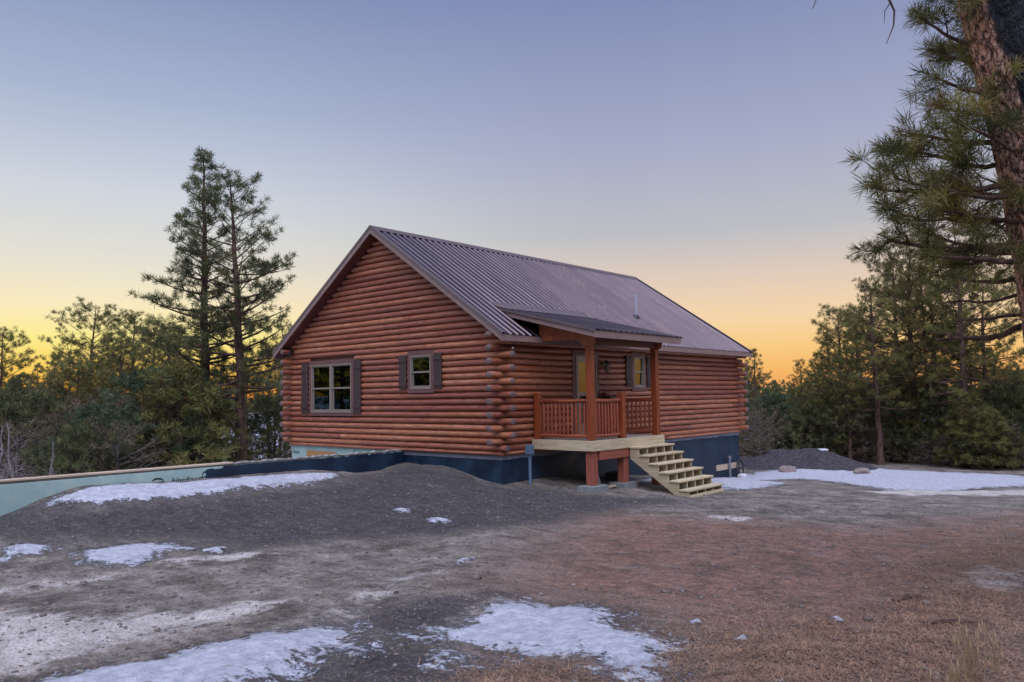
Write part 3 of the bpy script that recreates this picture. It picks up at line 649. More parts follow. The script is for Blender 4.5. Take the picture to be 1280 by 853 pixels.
rf = MB(); ribbed(rf, x0, x1, WY+EO+.03, HE-.03*TAN, WY/2, RIDGE); rf.build('rear_roof_slope', M['metal'], roof)
th = .15
deck_ = MB()
for s in (0, 1):
    P = [(-EO, HE-.012), (WY/2, RIDGE-.012), (WY/2, RIDGE-th), (-EO, HE-th)]
    if s: P = [(WY-y, zz) for y, zz in P]
    deck_.prism(P, 0, x0+.03, x1-.03)
deck_.build('soffit', M['soffit'], roof)
for ya_, yb_ in ((-EO-.022, -EO-.001), (WY+EO+.001, WY+EO+.022)):
    fa = MB(); fa.box(x0+.03, ya_, HE-.165, x1-.03, yb_, HE-.018); fa.build('fascia', M['fascia'], roof, .003)
for xa, xb in ((x0, x0+.028), (x1-.028, x1)):
    for s in (0, 1):
        P = [(-EO-.02, HE-.175), (-EO-.02, HE-.02), (WY/2, RIDGE-.006), (WY/2, RIDGE-.165)]
        if s: P = [(WY-y, zz) for y, zz in P]
        m = MB(); m.prism(P, 0, xa, xb); m.build('rake_board', M['fascia'], roof, .003)
        P = [(-EO-.035, HE-.055), (-EO-.035, HE+.018), (WY/2, RIDGE+.036), (WY/2, RIDGE-.038)]
        if s: P = [(WY-y, zz) for y, zz in P]
        m = MB(); xo = -1 if xa < 0 else 1; A, B_ = (xa-.012, xa-.002) if xo < 0 else (xb+.002, xb+.012)
        m.prism(P, 0, A, B_)
        P2 = [(P[1][0], P[1][1]+.001), (P[2][0], P[2][1]+.001), (P[2][0], P[2][1]+.009), (P[1][0], P[1][1]+.009)]
        m.prism(P2, 0, *( (xa-.012, xa+.10) if xo < 0 else (xb-.10, xb+.012)))
        m.build('rake_trim', M['ridge'], roof)
rc = MB()
rc.prism([(WY/2-.18, RIDGE-.18*TAN+.034), (WY/2, RIDGE+.05), (WY/2+.18, RIDGE-.18*TAN+.034), (WY/2+.18, RIDGE-.18*TAN+.028), (WY/2, RIDGE+.042), (WY/2-.18, RIDGE-.18*TAN+.028)], 0, x0-.015, x1+.015)
rc.build('ridge_cap', M['ridge'], roof)
vp = MB(); vy = 1.095; vz = roof_z(vy); vp.tube([(7.54, vy, vz-.05), (7.54, vy, vz+.72)], .052, 16); pipe = vp.build('vent_pipe', M['vent'], roof, smooth=True)
vp = MB(); vp.tube([(7.54, vy, vz-.03), (7.54, vy, vz+.03), (7.54, vy, vz+.08)], [.13, .10, .06], 16); vp.build('rubber_boot', M['black'], pipe, smooth=True)
# foundation ----------------------------------------------------------------
fd = MB(); fi = .03
fd.box(fi, .0+fi, -3.2, LX-fi, .25, -.10); fd.box(fi, .25, -3.2, .25, 3.42, -.10)
fd.box(LX-.25, .25, -3.2, LX-fi, WY-fi, -.002); foundation = fd.build('foundation', M['navy'], cabin, .004)
fb = MB(); fb.box(fi+.004, 3.42, -3.2, .25, WY-fi, -.001); fb.box(.25, WY-.25, -3.2, LX-.25, WY-fi, -.001); fb.build('mint_foam_board', M['mint'], foundation)
fb = MB(); fb.box(fi-.012, .02, -.098, fi+.2, 3.42, -.004, .3); fb.box(fi+.2, fi-.012, -.098, LX-fi, .2, -.004, .6); fb.build('sill_strip', M['strip'], foundation, .004)
# ragged brushed upper edge of the coating on the front
rg = MB(); x = .4; pts = []
while x < LX-.1:
    pts.append((x, -.098+R_.uniform(-.002, .045))); x += R_.uniform(.06, .35)
rg.prism([(.3, -.13)]+pts+[(LX-.06, -.13)], 1, fi-.016, fi-.0125); rg.build('coating_edge', M['navy'], foundation)
ob = MB(); ob.box(fi-.014, 6.22, -.34, fi+.003, 7.66, -.128); ob.build('chipboard_patch', M['osb'], foundation)
sm = MB(); sm.box(fi-.003, 5.405, -.4, fi+.002, 5.415, -.002); sm.build('board_seam', M['ink'], foundation)
def text(name, body, size, loc, rot, mat, parent, shear=0., cut=None):
    cu = bpy.data.curves.new(name, 'FONT'); cu.body = body; cu.size = size; cu.extrude = .0015; cu.shear = shear; cu.offset = size*.012
    o = bpy.data.objects.new(name, cu); COL.objects.link(o); bpy.context.view_layer.update()
    me = bpy.data.meshes.new_from_object(o.evaluated_get(bpy.context.evaluated_depsgraph_get())); bpy.data.objects.remove(o)
    me.transform(Matrix.Translation(loc)@rot); me.materials.clear(); me.materials.append(mat)
    o = bpy.data.objects.new(name, me); COL.objects.link(o); o.parent = parent
    off = Vector((0,0,0)); q = parent
    while q is not None: off += q.location; q = q.parent
    o.location = -off; return o
ROT_X = Matrix(((0,0,-1,0),(-1,0,0,0),(0,1,0,0),(0,0,0,1)))        # on a wall facing -x, reading towards -y
ROT_Y = Matrix(((1,0,0,0),(0,0,-1,0),(0,1,0,0),(0,0,0,1)))         # on a wall facing -y, reading towards +x
text('printed_lettering', 'NUyVA', .105, (fi-.001, 8.36, -.235), ROT_X, M['ink'], foundation, .1)
# lights and small fixtures ---------------------------------------------------
fl = MB(); fl.box(-.12, 8.22, 2.70, -.05, 8.34, 2.80); flood = fl.build('floodlight', M['black'], cabin, .01)
for dy in (-.09, .09):
    f = MB(); f.tube([(-.09, 8.28+dy*.4, 2.74), (-.15, 8.28+dy, 2.70), (-.26, 8.28+dy*1.5, 2.66)], [.02, .045, .055], 12); f.build('lamp_head', M['black'], flood, smooth=True)
sb = MB(); sb.tube([(.16, -.25, 2.59), (.16, -.25, 2.46)], .018); bulb = sb.build('eave_light', M['black'], cabin)
s = MB(); s.tube([(.16, -.25, 2.47), (.16, -.25, 2.46), (.16, -.25, 2.44), (.16, -.25, 2.425), (.16, -.25, 2.42)], [.010, .020, .026, .020, .006], 12); s.build('bulb', M['white'], bulb, smooth=True)
ln = MB(); ln.tube([(3.99, -.04, 2.16), (3.99, -.075, 2.16)], .06, 14); ln.tube([(3.99, -.07, 2.17), (3.99, -.17, 2.26), (3.99, -.21, 2.22)], .014, 8); lan = ln.build('wall_lantern', M['black'], cabin, smooth=True)
l = MB(); l.tube([(3.99, -.21, 2.25), (3.99, -.21, 2.20), (3.99, -.21, 2.17)], [.01, .05, .095], 12); l.tube([(3.99, -.21, 1.95), (3.99, -.21, 1.93)], [.05, .02], 12)
for i in range(4):
    a = i*PI/2+.6; l.tube([(3.99+.075*math.cos(a), -.21+.075*math.sin(a), 2.17), (3.99+.05*math.cos(a), -.21+.05*math.sin(a), 1.95)], .007, 5)
l.build('lantern_cage', M['black'], lan, smooth=True)
l = MB(); l.tube([(3.99, -.21, 2.16), (3.99, -.21, 2.10), (3.99, -.21, 1.96)], [.05, .062, .04], 12); l.build('lantern_glass', M['frame'], lan, smooth=True)
# porch roof -----------------------------------------------------------------
PX0, PX1, PYF, PZF, PS = .72, 4.50, -2.10, 2.765, .251
def pz(y): return PZF+(y-PYF)*PS
pr = MB(); ribbed(pr, PX0-.03, PX1+.05, PYF-.05, pz(PYF-.05)+.012, .70, pz(.70)+.012); proof = pr.build('porch_roof', M['metal'], cabin)
m = MB(); P = [(PYF, pz(PYF)), (.66, pz(.66)), (.40, pz(.40)-.13), (PYF, pz(PYF)-.13)]
m.prism(P, 0, PX0+.03, PX1-.03); m.build('ceiling_boards', M['soffit'], proof)
m = MB(); m.box(PX0, PYF-.024, PZF-.165, PX1, PYF-.001, PZF-.004); m.build('fascia', M['fascia'], proof, .003)
for xa in (PX0, PX1-.026):
    m = MB(); m.prism([(PYF, pz(PYF)-.155), (PYF, pz(PYF)-.003), (.60, pz(.60)-.003), (.28, pz(.28)-.145)], 0, xa, xa+.026); m.build('rake_board', M['fascia'], proof, .003)
    xt = xa-.03 if xa < 1 else xa+.028
    m = MB(); m.prism([(PYF-.05, pz(PYF)-.04), (PYF-.05, pz(PYF-.05)+.03), (.66, pz(.66)+.03), (.66, pz(.66)-.03)], 0, xt, xt+.028); m.build('rake_trim', M['ridge'], proof)
fl_ = MB(); fl_.prism([(.45, pz(.45)+.045), (.70, roof_z(.70)+.044), (1.0, roof_z(1.0)+.012), (1.0, roof_z(1.0)+.017), (.70, roof_z(.70)+.050), (.45, pz(.45)+.05)], 0, PX0-.03, PX1+.05); fl_.build('flashing', M['ridge'], proof)
# side gable boards between beam and roof, cut in an arch
def side_board(x, flip=False):
    pts = [(-.30, 2.64), (-.95, 2.615), (-1.36, 2.60), (-1.47, 2.555), (-1.53, 2.50), (-1.56, 2.455), (-1.86, 2.45), (-1.90, 2.52), (-1.90, pz(-1.90)-.13), (-.30, pz(-.30)-.13)]
    n = 16; m = MB(); ys = np.linspace(-.30, -1.90, n+1)
    def bot(y):
        for (a, b), (c, d_) in zip(pts[:8], pts[1:8]):
            if c-1e-9 <= y <= a+1e-9: return b+(d_-b)*((y-a)/(c-a+1e-9))
        return pts[7][1]
    for i in range(n):
        ya, yb = ys[i]-.002, ys[i+1]+.002
        m.prism([(ya, bot(ya)), (yb, bot(yb)), (yb, pz(yb)-.125), (ya, pz(ya)-.125)], 0, x, x+.025)
    return m
side_board(1.055).build('side_panel', M['plank'], proof, .002)
side_board(3.925).build('side_panel', M['plank'], proof, .002)
m = MB(); m.box(1.085, -1.76, 2.50, 3.92, -1.60, 2.66); m.build('porch_beam', M['soffit'], proof, .004)
# deck -----------------------------------------------------------------------
DX0, DX1, DY, DZ = 1.05, 4.08, -1.784, .33
dk = MB(); y = DY+.002
while y < -.07: dk.box(DX0+.002, y, DZ-.03, DX1-.002, min(y+.136, -.06), DZ); y += .142
deck = dk.build('porch_deck', M['deck'], cabin, .003)
m = MB(); m.box(DX0-.038, DY-.038, .10, DX1+.0, DY-.001, DZ-.002); m.build('rim_board', M['pine_x'], deck, .004)
m = MB(); m.box(DX0-.038, DY, .10, DX0-.001, -.06, DZ-.004); m.build('rim_board', M['pine_y'], deck, .004)
m = MB(); m.box(DX1, DY, .10, DX1+.038, -.06, DZ-.004); m.build('rim_board', M['pine_y'], deck, .004)
m = MB()
for i in range(7): m.box(DX0+.35+i*.4, DY, .11, DX0+.39+i*.4, -.1, DZ-.032)
m.build('joists', M['pine_y'], deck)
m = MB()
for (yy, zz) in ((-.35, .2), (-.75, .24), (-1.35, .26), (-1.7, .2)): m.tube([(DX0-.0385, yy, zz), (DX0-.043, yy, zz)], .009, 8)
for (xx, zz) in ((1.08, .27), (1.08, .16), (1.9, .2), (2.3, .25)): m.tube([(xx, DY-.0385, zz), (xx, DY-.043, zz)], .009, 8)
m.build('bolt_heads', M['ink'], deck)
m = MB(); m.box(1.29, -1.80, -.105, 4.0, -1.70, .099); m.build('deck_beam', M['beam'], deck, .004)
P2 = .078
for (cx, cy) in ((1.155, -1.68), (3.93, -1.68)):
    m = MB(); m.box(cx-P2, cy-P2, DZ, cx+P2, cy+P2, 2.52); m.build('porch_post', M['post'], deck, .010)
for (cx, cy) in ((1.14, -.16), (2.38, -1.68), (3.93, -.16)):
    m = MB(); m.box(cx-P2, cy-P2, DZ, cx+P2, cy+P2, 1.41); m.build('rail_post', M['post'], deck, .010)
for (cx, cy) in ((1.17, -1.66), (2.42, -1.66), (3.93, -1.66)):
    zg = -.66 if cx < 2 else -.70 if cx < 3 else -.9
    m = MB(); m.box(cx-.095, cy-.10, zg, cx+.095, cy+.10, .098); m.build('lower_post', M['lower'], deck, .008)
def railing(a, b, n, mat):
    a = np.array(a); b = np.array(b); m = MB(); L = np.linalg.norm(b-a)
    wob = [a+(b-a)*t+np.array([0, 0, .006*math.sin(t*9)]) for t in np.linspace(0, 1, 9)]
    m.tube([p+np.array([0,0,1.215]) for p in wob], [.046+.003*math.sin(i*2) for i in range(9)], 10)
    r = m.build('railing', mat, deck, smooth=True)
    m = MB(); m.tube([p+np.array([0,0,.42]) for p in wob], [.042+.003*math.cos(i*2) for i in range(9)], 10); m.build('lower_rail', mat, r, smooth=True)
    for i in range(n):
        p = a+(b-a)*(i+.8)/(n+.6); q = R_.uniform(-.006, .006)
        m = MB(); m.tube([p+np.array([0,0,h]) for h in (.43, .48, .56, .82+q, 1.08, 1.16, 1.21)], [.016, .024, .031, .033+q*.4, .031, .024, .016], 8)
        m.build('baluster', M['rail'], r, smooth=True)
railing((1.14, -.245, 0), (1.155, -1.595, 0), 11, M['raily'])
railing((1.24, -1.68, 0), (2.295, -1.68, 0), 8, M['rail'])
railing((3.93, -.245, 0), (3.93, -1.595, 0), 10, M['raily'])
# concrete footing blocks (lie on the ground; posts stand on them)
def fblock(x0_, y0_, x1_, y1_, zt, label, rz=0):
    m = MB(); zb = gz((x0_+x1_)/2, (y0_+y1_)/2)-.03; m.box(x0_, y0_, zb, x1_, y1_, zt)
    for i in range(1, 2): m.box((x0_+x1_)/2-.003, y0_-.001, zb, (x0_+x1_)/2+.003, y0_, zt)
    return tag(m.build('footing_block', M['block'], None, .012), label, 'concrete block', 'concrete blocks under the porch posts')
fblock(.88, -1.90, 1.47, -1.46, -.66, 'grey concrete block under the left front porch post')
fblock(2.15, -1.86, 2.70, -1.44, -.70, 'concrete block under the porch post nearest the stair stringer')
fblock(3.70, -1.86, 4.2, -1.44, -.90, 'concrete block under the far porch post, hidden behind the stairs')
# stairs ---------------------------------------------------------------------
SX0, SX1 = 2.48, 4.06; RISE, RUN = .182, .254; ZT = .125; YT = DY-.04
st_root = MB(); st = None
saw = []
for i in range(6):
    yf = YT-(i+1)*RUN+.02; zt = ZT-i*RISE-.04
    saw += [(YT-i*RUN+(.02 if i else 0), zt), (yf, zt)]
zb = gz(3.2, -3.3)-.01
saw += [(YT-6*RUN+.02, zb), (YT-6*RUN+.30, zb), (YT, -.155)]
nstr = 5
parts = []
for i in range(nstr):
    xx = SX0+(SX1-SX0-.04)*i/(nstr-1)
    m = MB(); m.prism(saw, 0, xx, xx+.04)
    if i == 0: stairs = m.build('wooden_stairs', M['pine_y'], cabin, .003)
    else: m.build('stringer', M['pine_y'], stairs, .003)
for i in range(6):
    y1 = YT-i*RUN; m = MB(); zt = ZT-i*RISE
    for q in (0, 1): m.box(SX0-.035, y1-RUN-.02+q*.137, zt-.038, SX1+.03, y1-RUN-.02+q*.137+.132, zt)
    m.build('tread', M['pine_x'], stairs, .004)
m = MB(); m.box(SX0, YT-6*RUN-.018, zb, SX1, YT-6*RUN+.018, zb+.07); m.build('toe_board', M['pine_x'], stairs, .003)
# things near the porch --------------------------------------------------------
zp = gz(.55, -.45)
m = MB(); m.tube([(.50, -.42, zp-.1), (.50, -.42, .10)], .035, 12); sp = m.build('utility_stub', M['pvc'], None, smooth=True)
tag(sp, 'grey-blue conduit stub with a small box on top, standing at the cabin corner', 'utility post')
m = MB(); m.box(.42, -.49, .02, .58, -.34, .24); m.build('junction_box', M['pvc'], sp, .01)
m = MB(); m.prism([(-1.28, -.95+.2), (-1.235, -.95+.2), (-1.0, .06), (-1.045, .06)], 0, 2.02, 2.055); tag(m.build('leaning_board', M['vent'], None, .003), 'thin pale board leaning under the porch behind the red beam', 'board')
zq = gz(1.8, -1.3)
m = MB(); m.box(1.5, -1.62, zq+.0, 3.3, -1.55, zq+.045, rot=Matrix.Rotation(.06, 3, 'Z')); tag(m.build('scrap_board', M['board'], None, .003), 'weathered scrap board lying on the dirt between the porch blocks', 'board')
m = MB(); m.box(3.3, -.9, gz(3.4,-.8)-.02, 3.85, -.5, gz(3.4,-.8)+.19, rot=Matrix.Rotation(.2, 3, 'Z')); tag(m.build('dark_crate', M['soil'], None, .01), 'dark muddy crate sitting in the shade behind the stairs', 'crate')
m = MB(); m.box(3.66, -.50, 1.28, 4.10, -.20, 1.33, rot=Matrix.Rotation(-.1, 3, 'Y')); m.box(3.72, -.48, 1.20, 4.02, -.24, 1.29, rot=Matrix.Rotation(-.1, 3, 'Y'));
m.box(3.74, -.46, .33, 3.78, -.42, 1.22); m.box(3.96, -.46, .33, 4.0, -.42, 1.22); m.box(3.74, -.28, .33, 3.78, -.24, 1.22); m.box(3.96, -.28, .33, 4.0, -.24, 1.22)
tag(m.build('porch_stand', M['black'], None, .006, loc=(3.86, -.35, .33)), 'small dark stand with a flat top against the porch wall beside the door', 'stand')
# hookups at the far end of the foundation
yb = -.005
m = MB(); m.box(10.42, yb-.02, -1.18, 11.95, yb+.03, -1.00); brd = m.build('utility_board', M['board'], None, .004); brd.rotation_euler = (0, 0, 0)
tag(brd, 'tan board fixed flat to the blue foundation near the far corner', 'board')
zg = gz(11.2, -.15)
m = MB(); m.tube([(11.2, -.09, zg-.05), (11.2, -.09, -.82)], .04, 12); m.tube([(11.2, -.09, -.84), (11.2, -.09, -.74)], [.06, .06], 12); tag(m.build('conduit_riser', M['strip'], None, smooth=True), 'grey conduit riser standing in front of the tan board on the foundation', 'pipe')
m = MB(); m.tube([(11.62, -.12, zg-.05), (11.62, -.12, -1.25), (11.66, -.13, -1.0), (11.85, -.15, -.90), (12.02, -.16, -1.02), (12.05, -.16, -1.3), (12.06, -.16, zg-.05)], .022, 8); tag(m.build('looped_cable', M['black'], None, smooth=True), 'black cable looping out of the ground at the far foundation corner', 'cable')
# ---------------------------------------------------------------- foundation wall running left from the cabin
rw = empty('retaining_wall', (-5, 3.45, -1.0), label='long low foundation wall with mint foam boards and a navy coated stretch, left of the cabin', cat='wall')
WX0, WX1, YF = -24., .02, 3.40
m = MB(); m.box(WX0, YF, -3.2, WX1-.02, YF+.17, .022); m.build('concrete_core', M['concrete'], rw, .01)
# foam boards 2.44 m long
x = WX1-.03; i = 0
while x > WX0:
    xa = max(x-2.44, WX0)
    b = MB(); b.box(xa+.002, YF-.055, -2.2, x-.002, YF-.001, -.012-.006*(i % 2)); b.build('foam_board', M['mint'], rw, .003); x = xa; i += 1
# navy coating with torn edges
rr = random.Random(4)
top = []; xx = -5.22
while xx < WX1-.05:
    top.append((xx, -.004-abs(rr.gauss(0, .008)) if xx > -4.9 else -.03-rr.uniform(0, .03))); xx += rr.uniform(.03, .12)
left = [(-5.20, -.26), (-5.29, -.20), (-5.24, -.15), (-5.31, -.10), (-5.26, -.06)]
m = MB(); m.prism([(-5.20, -.262)]+left[1:]+top+[(WX1-.03, -.005), (WX1-.03, -1.2), (-5.0, -1.2), (-4.9, -.275), (-5.1, -.265)], 1, YF-.062, YF-.0565)
m.build('navy_coating', M['navy'], rw)
# crumbly rim and plate on top
x = WX0
while x < WX1-.1:
    L = rr.uniform(1.8, 3.4); L = min(L, WX1-.05-x)
    b = MB(); y0 = YF-.05+rr.uniform(-.006, .006)
    if x+L/2 < -5: b.box(x+.002, y0, .024, x+L-.002, YF+.15, .058); b.build('top_plate', M['board'], rw, .004)
    else:
        n = 26; xs = np.linspace(x, x+L, n)
        P = [(xs[k_], .020+rr.uniform(.004, .040)*(1 if rr.random() < .7 else .2)) for k_ in range(n)]
        b.prism([(x, .018)]+P+[(x+L, .018)], 1, YF-.03, YF+.10); b.build('broken_concrete_rim', M['concrete'], rw)
    x += L
text('printed_lettering', 'kinsdown', .165, (-5.98, YF-.0565, -.27), ROT_Y, M['ink'], rw, .25)
text('printed_lettering', 'D', .17, (-5.37, YF-.0565, -.205), ROT_Y, M['ink'], rw, .3)
m = MB()
arc = [(-6.24+.125*math.cos(a), -.215+.085*math.sin(a)) for a in np.linspace(.35, PI-.35, 12)]; inn = [(-6.24+.115*math.cos(a), -.215+.050*math.sin(a)) for a in np.linspace(PI-.45, .45, 12)]
m.prism(arc+inn, 1, YF-.0585, YF-.0565); m.box(-6.37, YF-.0585, -.225, -6.27, YF-.0565, -.203); m.box(-6.21, YF-.0585, -.225, -6.11, YF-.0565, -.203); m.build('printed_logo', M['ink'], rw)
# ---------------------------------------------------------------- soil pile, boulders, debris
def heap(name, c, L, W, H, ang, seed, mat, lab, cat, prof=None):
    n, k = 90, 40; rs = np.random.RandomState(seed); u = np.linspace(-1, 1, n); w = np.linspace(-1, 1, k); U, Wd = np.meshgrid(u, w)
    env = np.clip(1-np.abs(U)**2.6, 0, 1)*np.clip(1-np.abs(Wd)**1.7, 0, 1)
    X = U*L/2; Y = Wd*W/2
    px = c[0]+X*math.cos(ang)-Y*math.sin(ang); py = c[1]+X*math.sin(ang)+Y*math.cos(ang)
    hh = H*env*(.75+.9*vnoise(X, Y, L*.12, seed)+ (0 if prof is None else np.interp(U, *prof)))+env**.5*(vnoise(X, Y, .45, seed+1)*.22+vnoise(X, Y, .15, seed+2)*.09)
    Z = ground_z(px, py)-.12+hh
    V = np.c_[px.ravel(), py.ravel(), Z.ravel()]; i = (np.arange(k-1)[:,None]*n+np.arange(n-1)[None]).ravel()
    me = raw_mesh(name, V, np.c_[i, i+1, i+n+1, i+n], mat, {'rnd': np.full(len(V), .5)}, smooth=True); return tag(obj_from(me, name), lab, cat)
pA, pB = at(925, 590, 30.8), at(1128, 592, 29.6)
c = (pA+pB)/2; dd = pB-pA; heap('soil_pile', (c[0]-.2, c[1]+.8), float(np.hypot(dd[0], dd[1]))*1.16, 3.6, .80, math.atan2(dd[1], dd[0]), 8, M['soil'], 'long dark blue-grey soil pile beyond the far corner of the cabin', 'soil pile', ([-1, -.6, -.1, .3, .6, 1], [.28, .22, -.05, .05, -.05, -.3]))
def rock(px, py, depth, s, lab, seed, mat=None, flat=.6, grp=None, name='boulder', cat='rock'):
    p = at(px, py, depth); bm = bmesh.new(); bmesh.ops.create_icosphere(bm, subdivisions=3, radius=1); rs = random.Random(seed)
    d = [Vector((rs.gauss(0,1), rs.gauss(0,1), rs.gauss(0,1))).normalized() for _ in range(9)]; h = [rs.uniform(.62, .95) for _ in d]
    for v in bm.verts:
        q = v.co.copy()
        for a, b in zip(d, h):
            t_ = q.dot(a)
            if t_ > b: q -= a*(t_-b)*.9
        v.co = Vector((q.x*s[0], q.y*s[1], q.z*s[2]))
    me = bpy.data.meshes.new(name); bm.to_mesh(me); bm.free(); me.materials.append(mat or M['stone'])
    t_ = me.attributes.new('rnd', 'FLOAT', 'POINT'); t_.data.foreach_set('value', [.5]*len(me.vertices))
    z_ = gz(p[0], p[1])
    return tag(obj_from(me, name, None, (p[0], p[1], z_+s[2]*.45)), lab, cat, grp)
rock(984, 581, 28.6, (.42, .3, .20), 'pale brown boulder lying in front of the soil pile, nearest the cabin', 1)
rock(1078, 586, 27.7, (.42, .3, .15), 'grey-green flat boulder at the right end of the soil pile', 2)
rock(928, 588, 26.0, (.24, .16, .11), 'white clump of snow on debris beside the far foundation corner', 3, M['snow_obj'], name='snow_clump', cat='snow')
rock(1025, 572, 30.6, (.7, .25, .08), 'narrow snow streak on the crest of the soil pile', 5, M['snow_obj'], name='snow_clump', cat='snow').location.z += .62
p = at(926, 590, 26.8); m = MB(); zz = gz(p[0], p[1])
m.tube([p*[1,1,0]+[0,0,zz-.02], p*[1,1,0]+np.array([-.10,.15,zz+.45]), p*[1,1,0]+np.array([-.35,.3,zz+.72])], [.03, .025, .02], 6); m.tube([p*[1,1,0]+np.array([.5,-.3,zz]), p*[1,1,0]+np.array([-.25,.2,zz+.55])], .025, 6)
tag(m.build('broken_branch', M['dead'], None, smooth=True), 'pale broken branch propped beside the far foundation corner', 'branch')
# small dark stick on the right of the yard
for (px_, py_, L, a, lab) in ((1192, 781, .50, -.9, 'dark stick lying in the needle litter at the lower right'), (1135, 750, .30, -.6, 'short blackened chunk of wood on the dirt at the right')):
    c = None
    for d_ in np.arange(3, 15, .02):
        q = at(px_, py_, d_)
        if q[2] < gz(q[0], q[1]): c = q; break
    e = np.array([math.cos(a+.0), math.sin(a+.0), 0])*L/2; g1 = c-e; g2 = c+e
    m = MB(); m.tube([(g1[0], g1[1], gz(g1[0], g1[1])+.012), (c[0], c[1]+.01, gz(c[0], c[1])+.022), (g2[0], g2[1], gz(g2[0], g2[1])+.012)], [.012, .017, .009] if L > .4 else [.016, .026, .012], 7)
    tag(m.build('stick', M['bark'], None, smooth=True), lab, 'stick')
# ---------------------------------------------------------------- trees
def unit(a): return a/(np.linalg.norm(a, axis=-1, keepdims=True)+1e-9)
class Tubes:
    def __init__(s): s.V = []; s.F = []; s.n = 0; s.R = []
    def add(s, pts, rad, seg=5, rnd=.5):
        pts = np.asarray(pts, float); n = len(pts); rad = np.asarray(rad, float)
        t = unit(np.gradient(pts, axis=0)); a = np.cross(t, np.where(np.abs(t[:,2:3]) < .9, [[0,0,1.]], [[1.,0,0]])); a = unit(a); b = np.cross(t, a)
        th = np.arange(seg)*2*PI/seg
        P = pts[:,None]+rad[:,None,None]*(a[:,None]*np.cos(th)[None,:,None]+b[:,None]*np.sin(th)[None,:,None])
        s.V.append(P.reshape(-1,3)); i = np.arange(n-1)[:,None]*seg; k = np.arange(seg)[None]
        f = np.stack([i+k, i+(k+1)%seg, i+seg+(k+1)%seg, i+seg+k], -1).reshape(-1,4)+s.n
        s.F.append(f); s.n += n*seg; s.R.append(np.full(n*seg, rnd))
    def mesh(s, name, mat, smooth=True): return raw_mesh(name, np.concatenate(s.V), np.concatenate(s.F), mat, {'rnd': np.concatenate(s.R)}, smooth)
def tuft_mesh(name, P, D, size, rnd, m, width, mat, rs, up=.35, spread=1.):
    """needle tufts: m thin triangles radiating from each point, biased along the twig"""
    N = len(P); d = unit(D[:,None]*.62+unit(rs.randn(N, m, 3))*spread+np.array([0,0,up])); L = size[:,None]*(.65+.55*rs.rand(N, m))
    side = unit(np.cross(d, rs.randn(N, m, 3)))*(width*(.7+.6*rs.rand(N, m)))[...,None]
    o = P[:,None]+d*(L*.06)[...,None]+rs.randn(N, m, 3)*(size*.12)[:,None,None]
    V = np.stack([o-side*.35, o+side*.35, o+d*(L*.55)[...,None]+side, o+d*(L*.55)[...,None]-side, o+d*L[...,None]], 2)
    idx = np.arange(N*m)[:,None]*5
    F = np.concatenate([idx+np.array([[0,1,2]]), idx+np.array([[0,2,3]]), idx+np.array([[3,2,4]])])
    return raw_mesh(name, V.reshape(-1,3), F, mat, {'rnd': np.repeat(np.clip(rnd[:,None]+.12*rs.randn(N, m), 0, 1).ravel(), 5)})
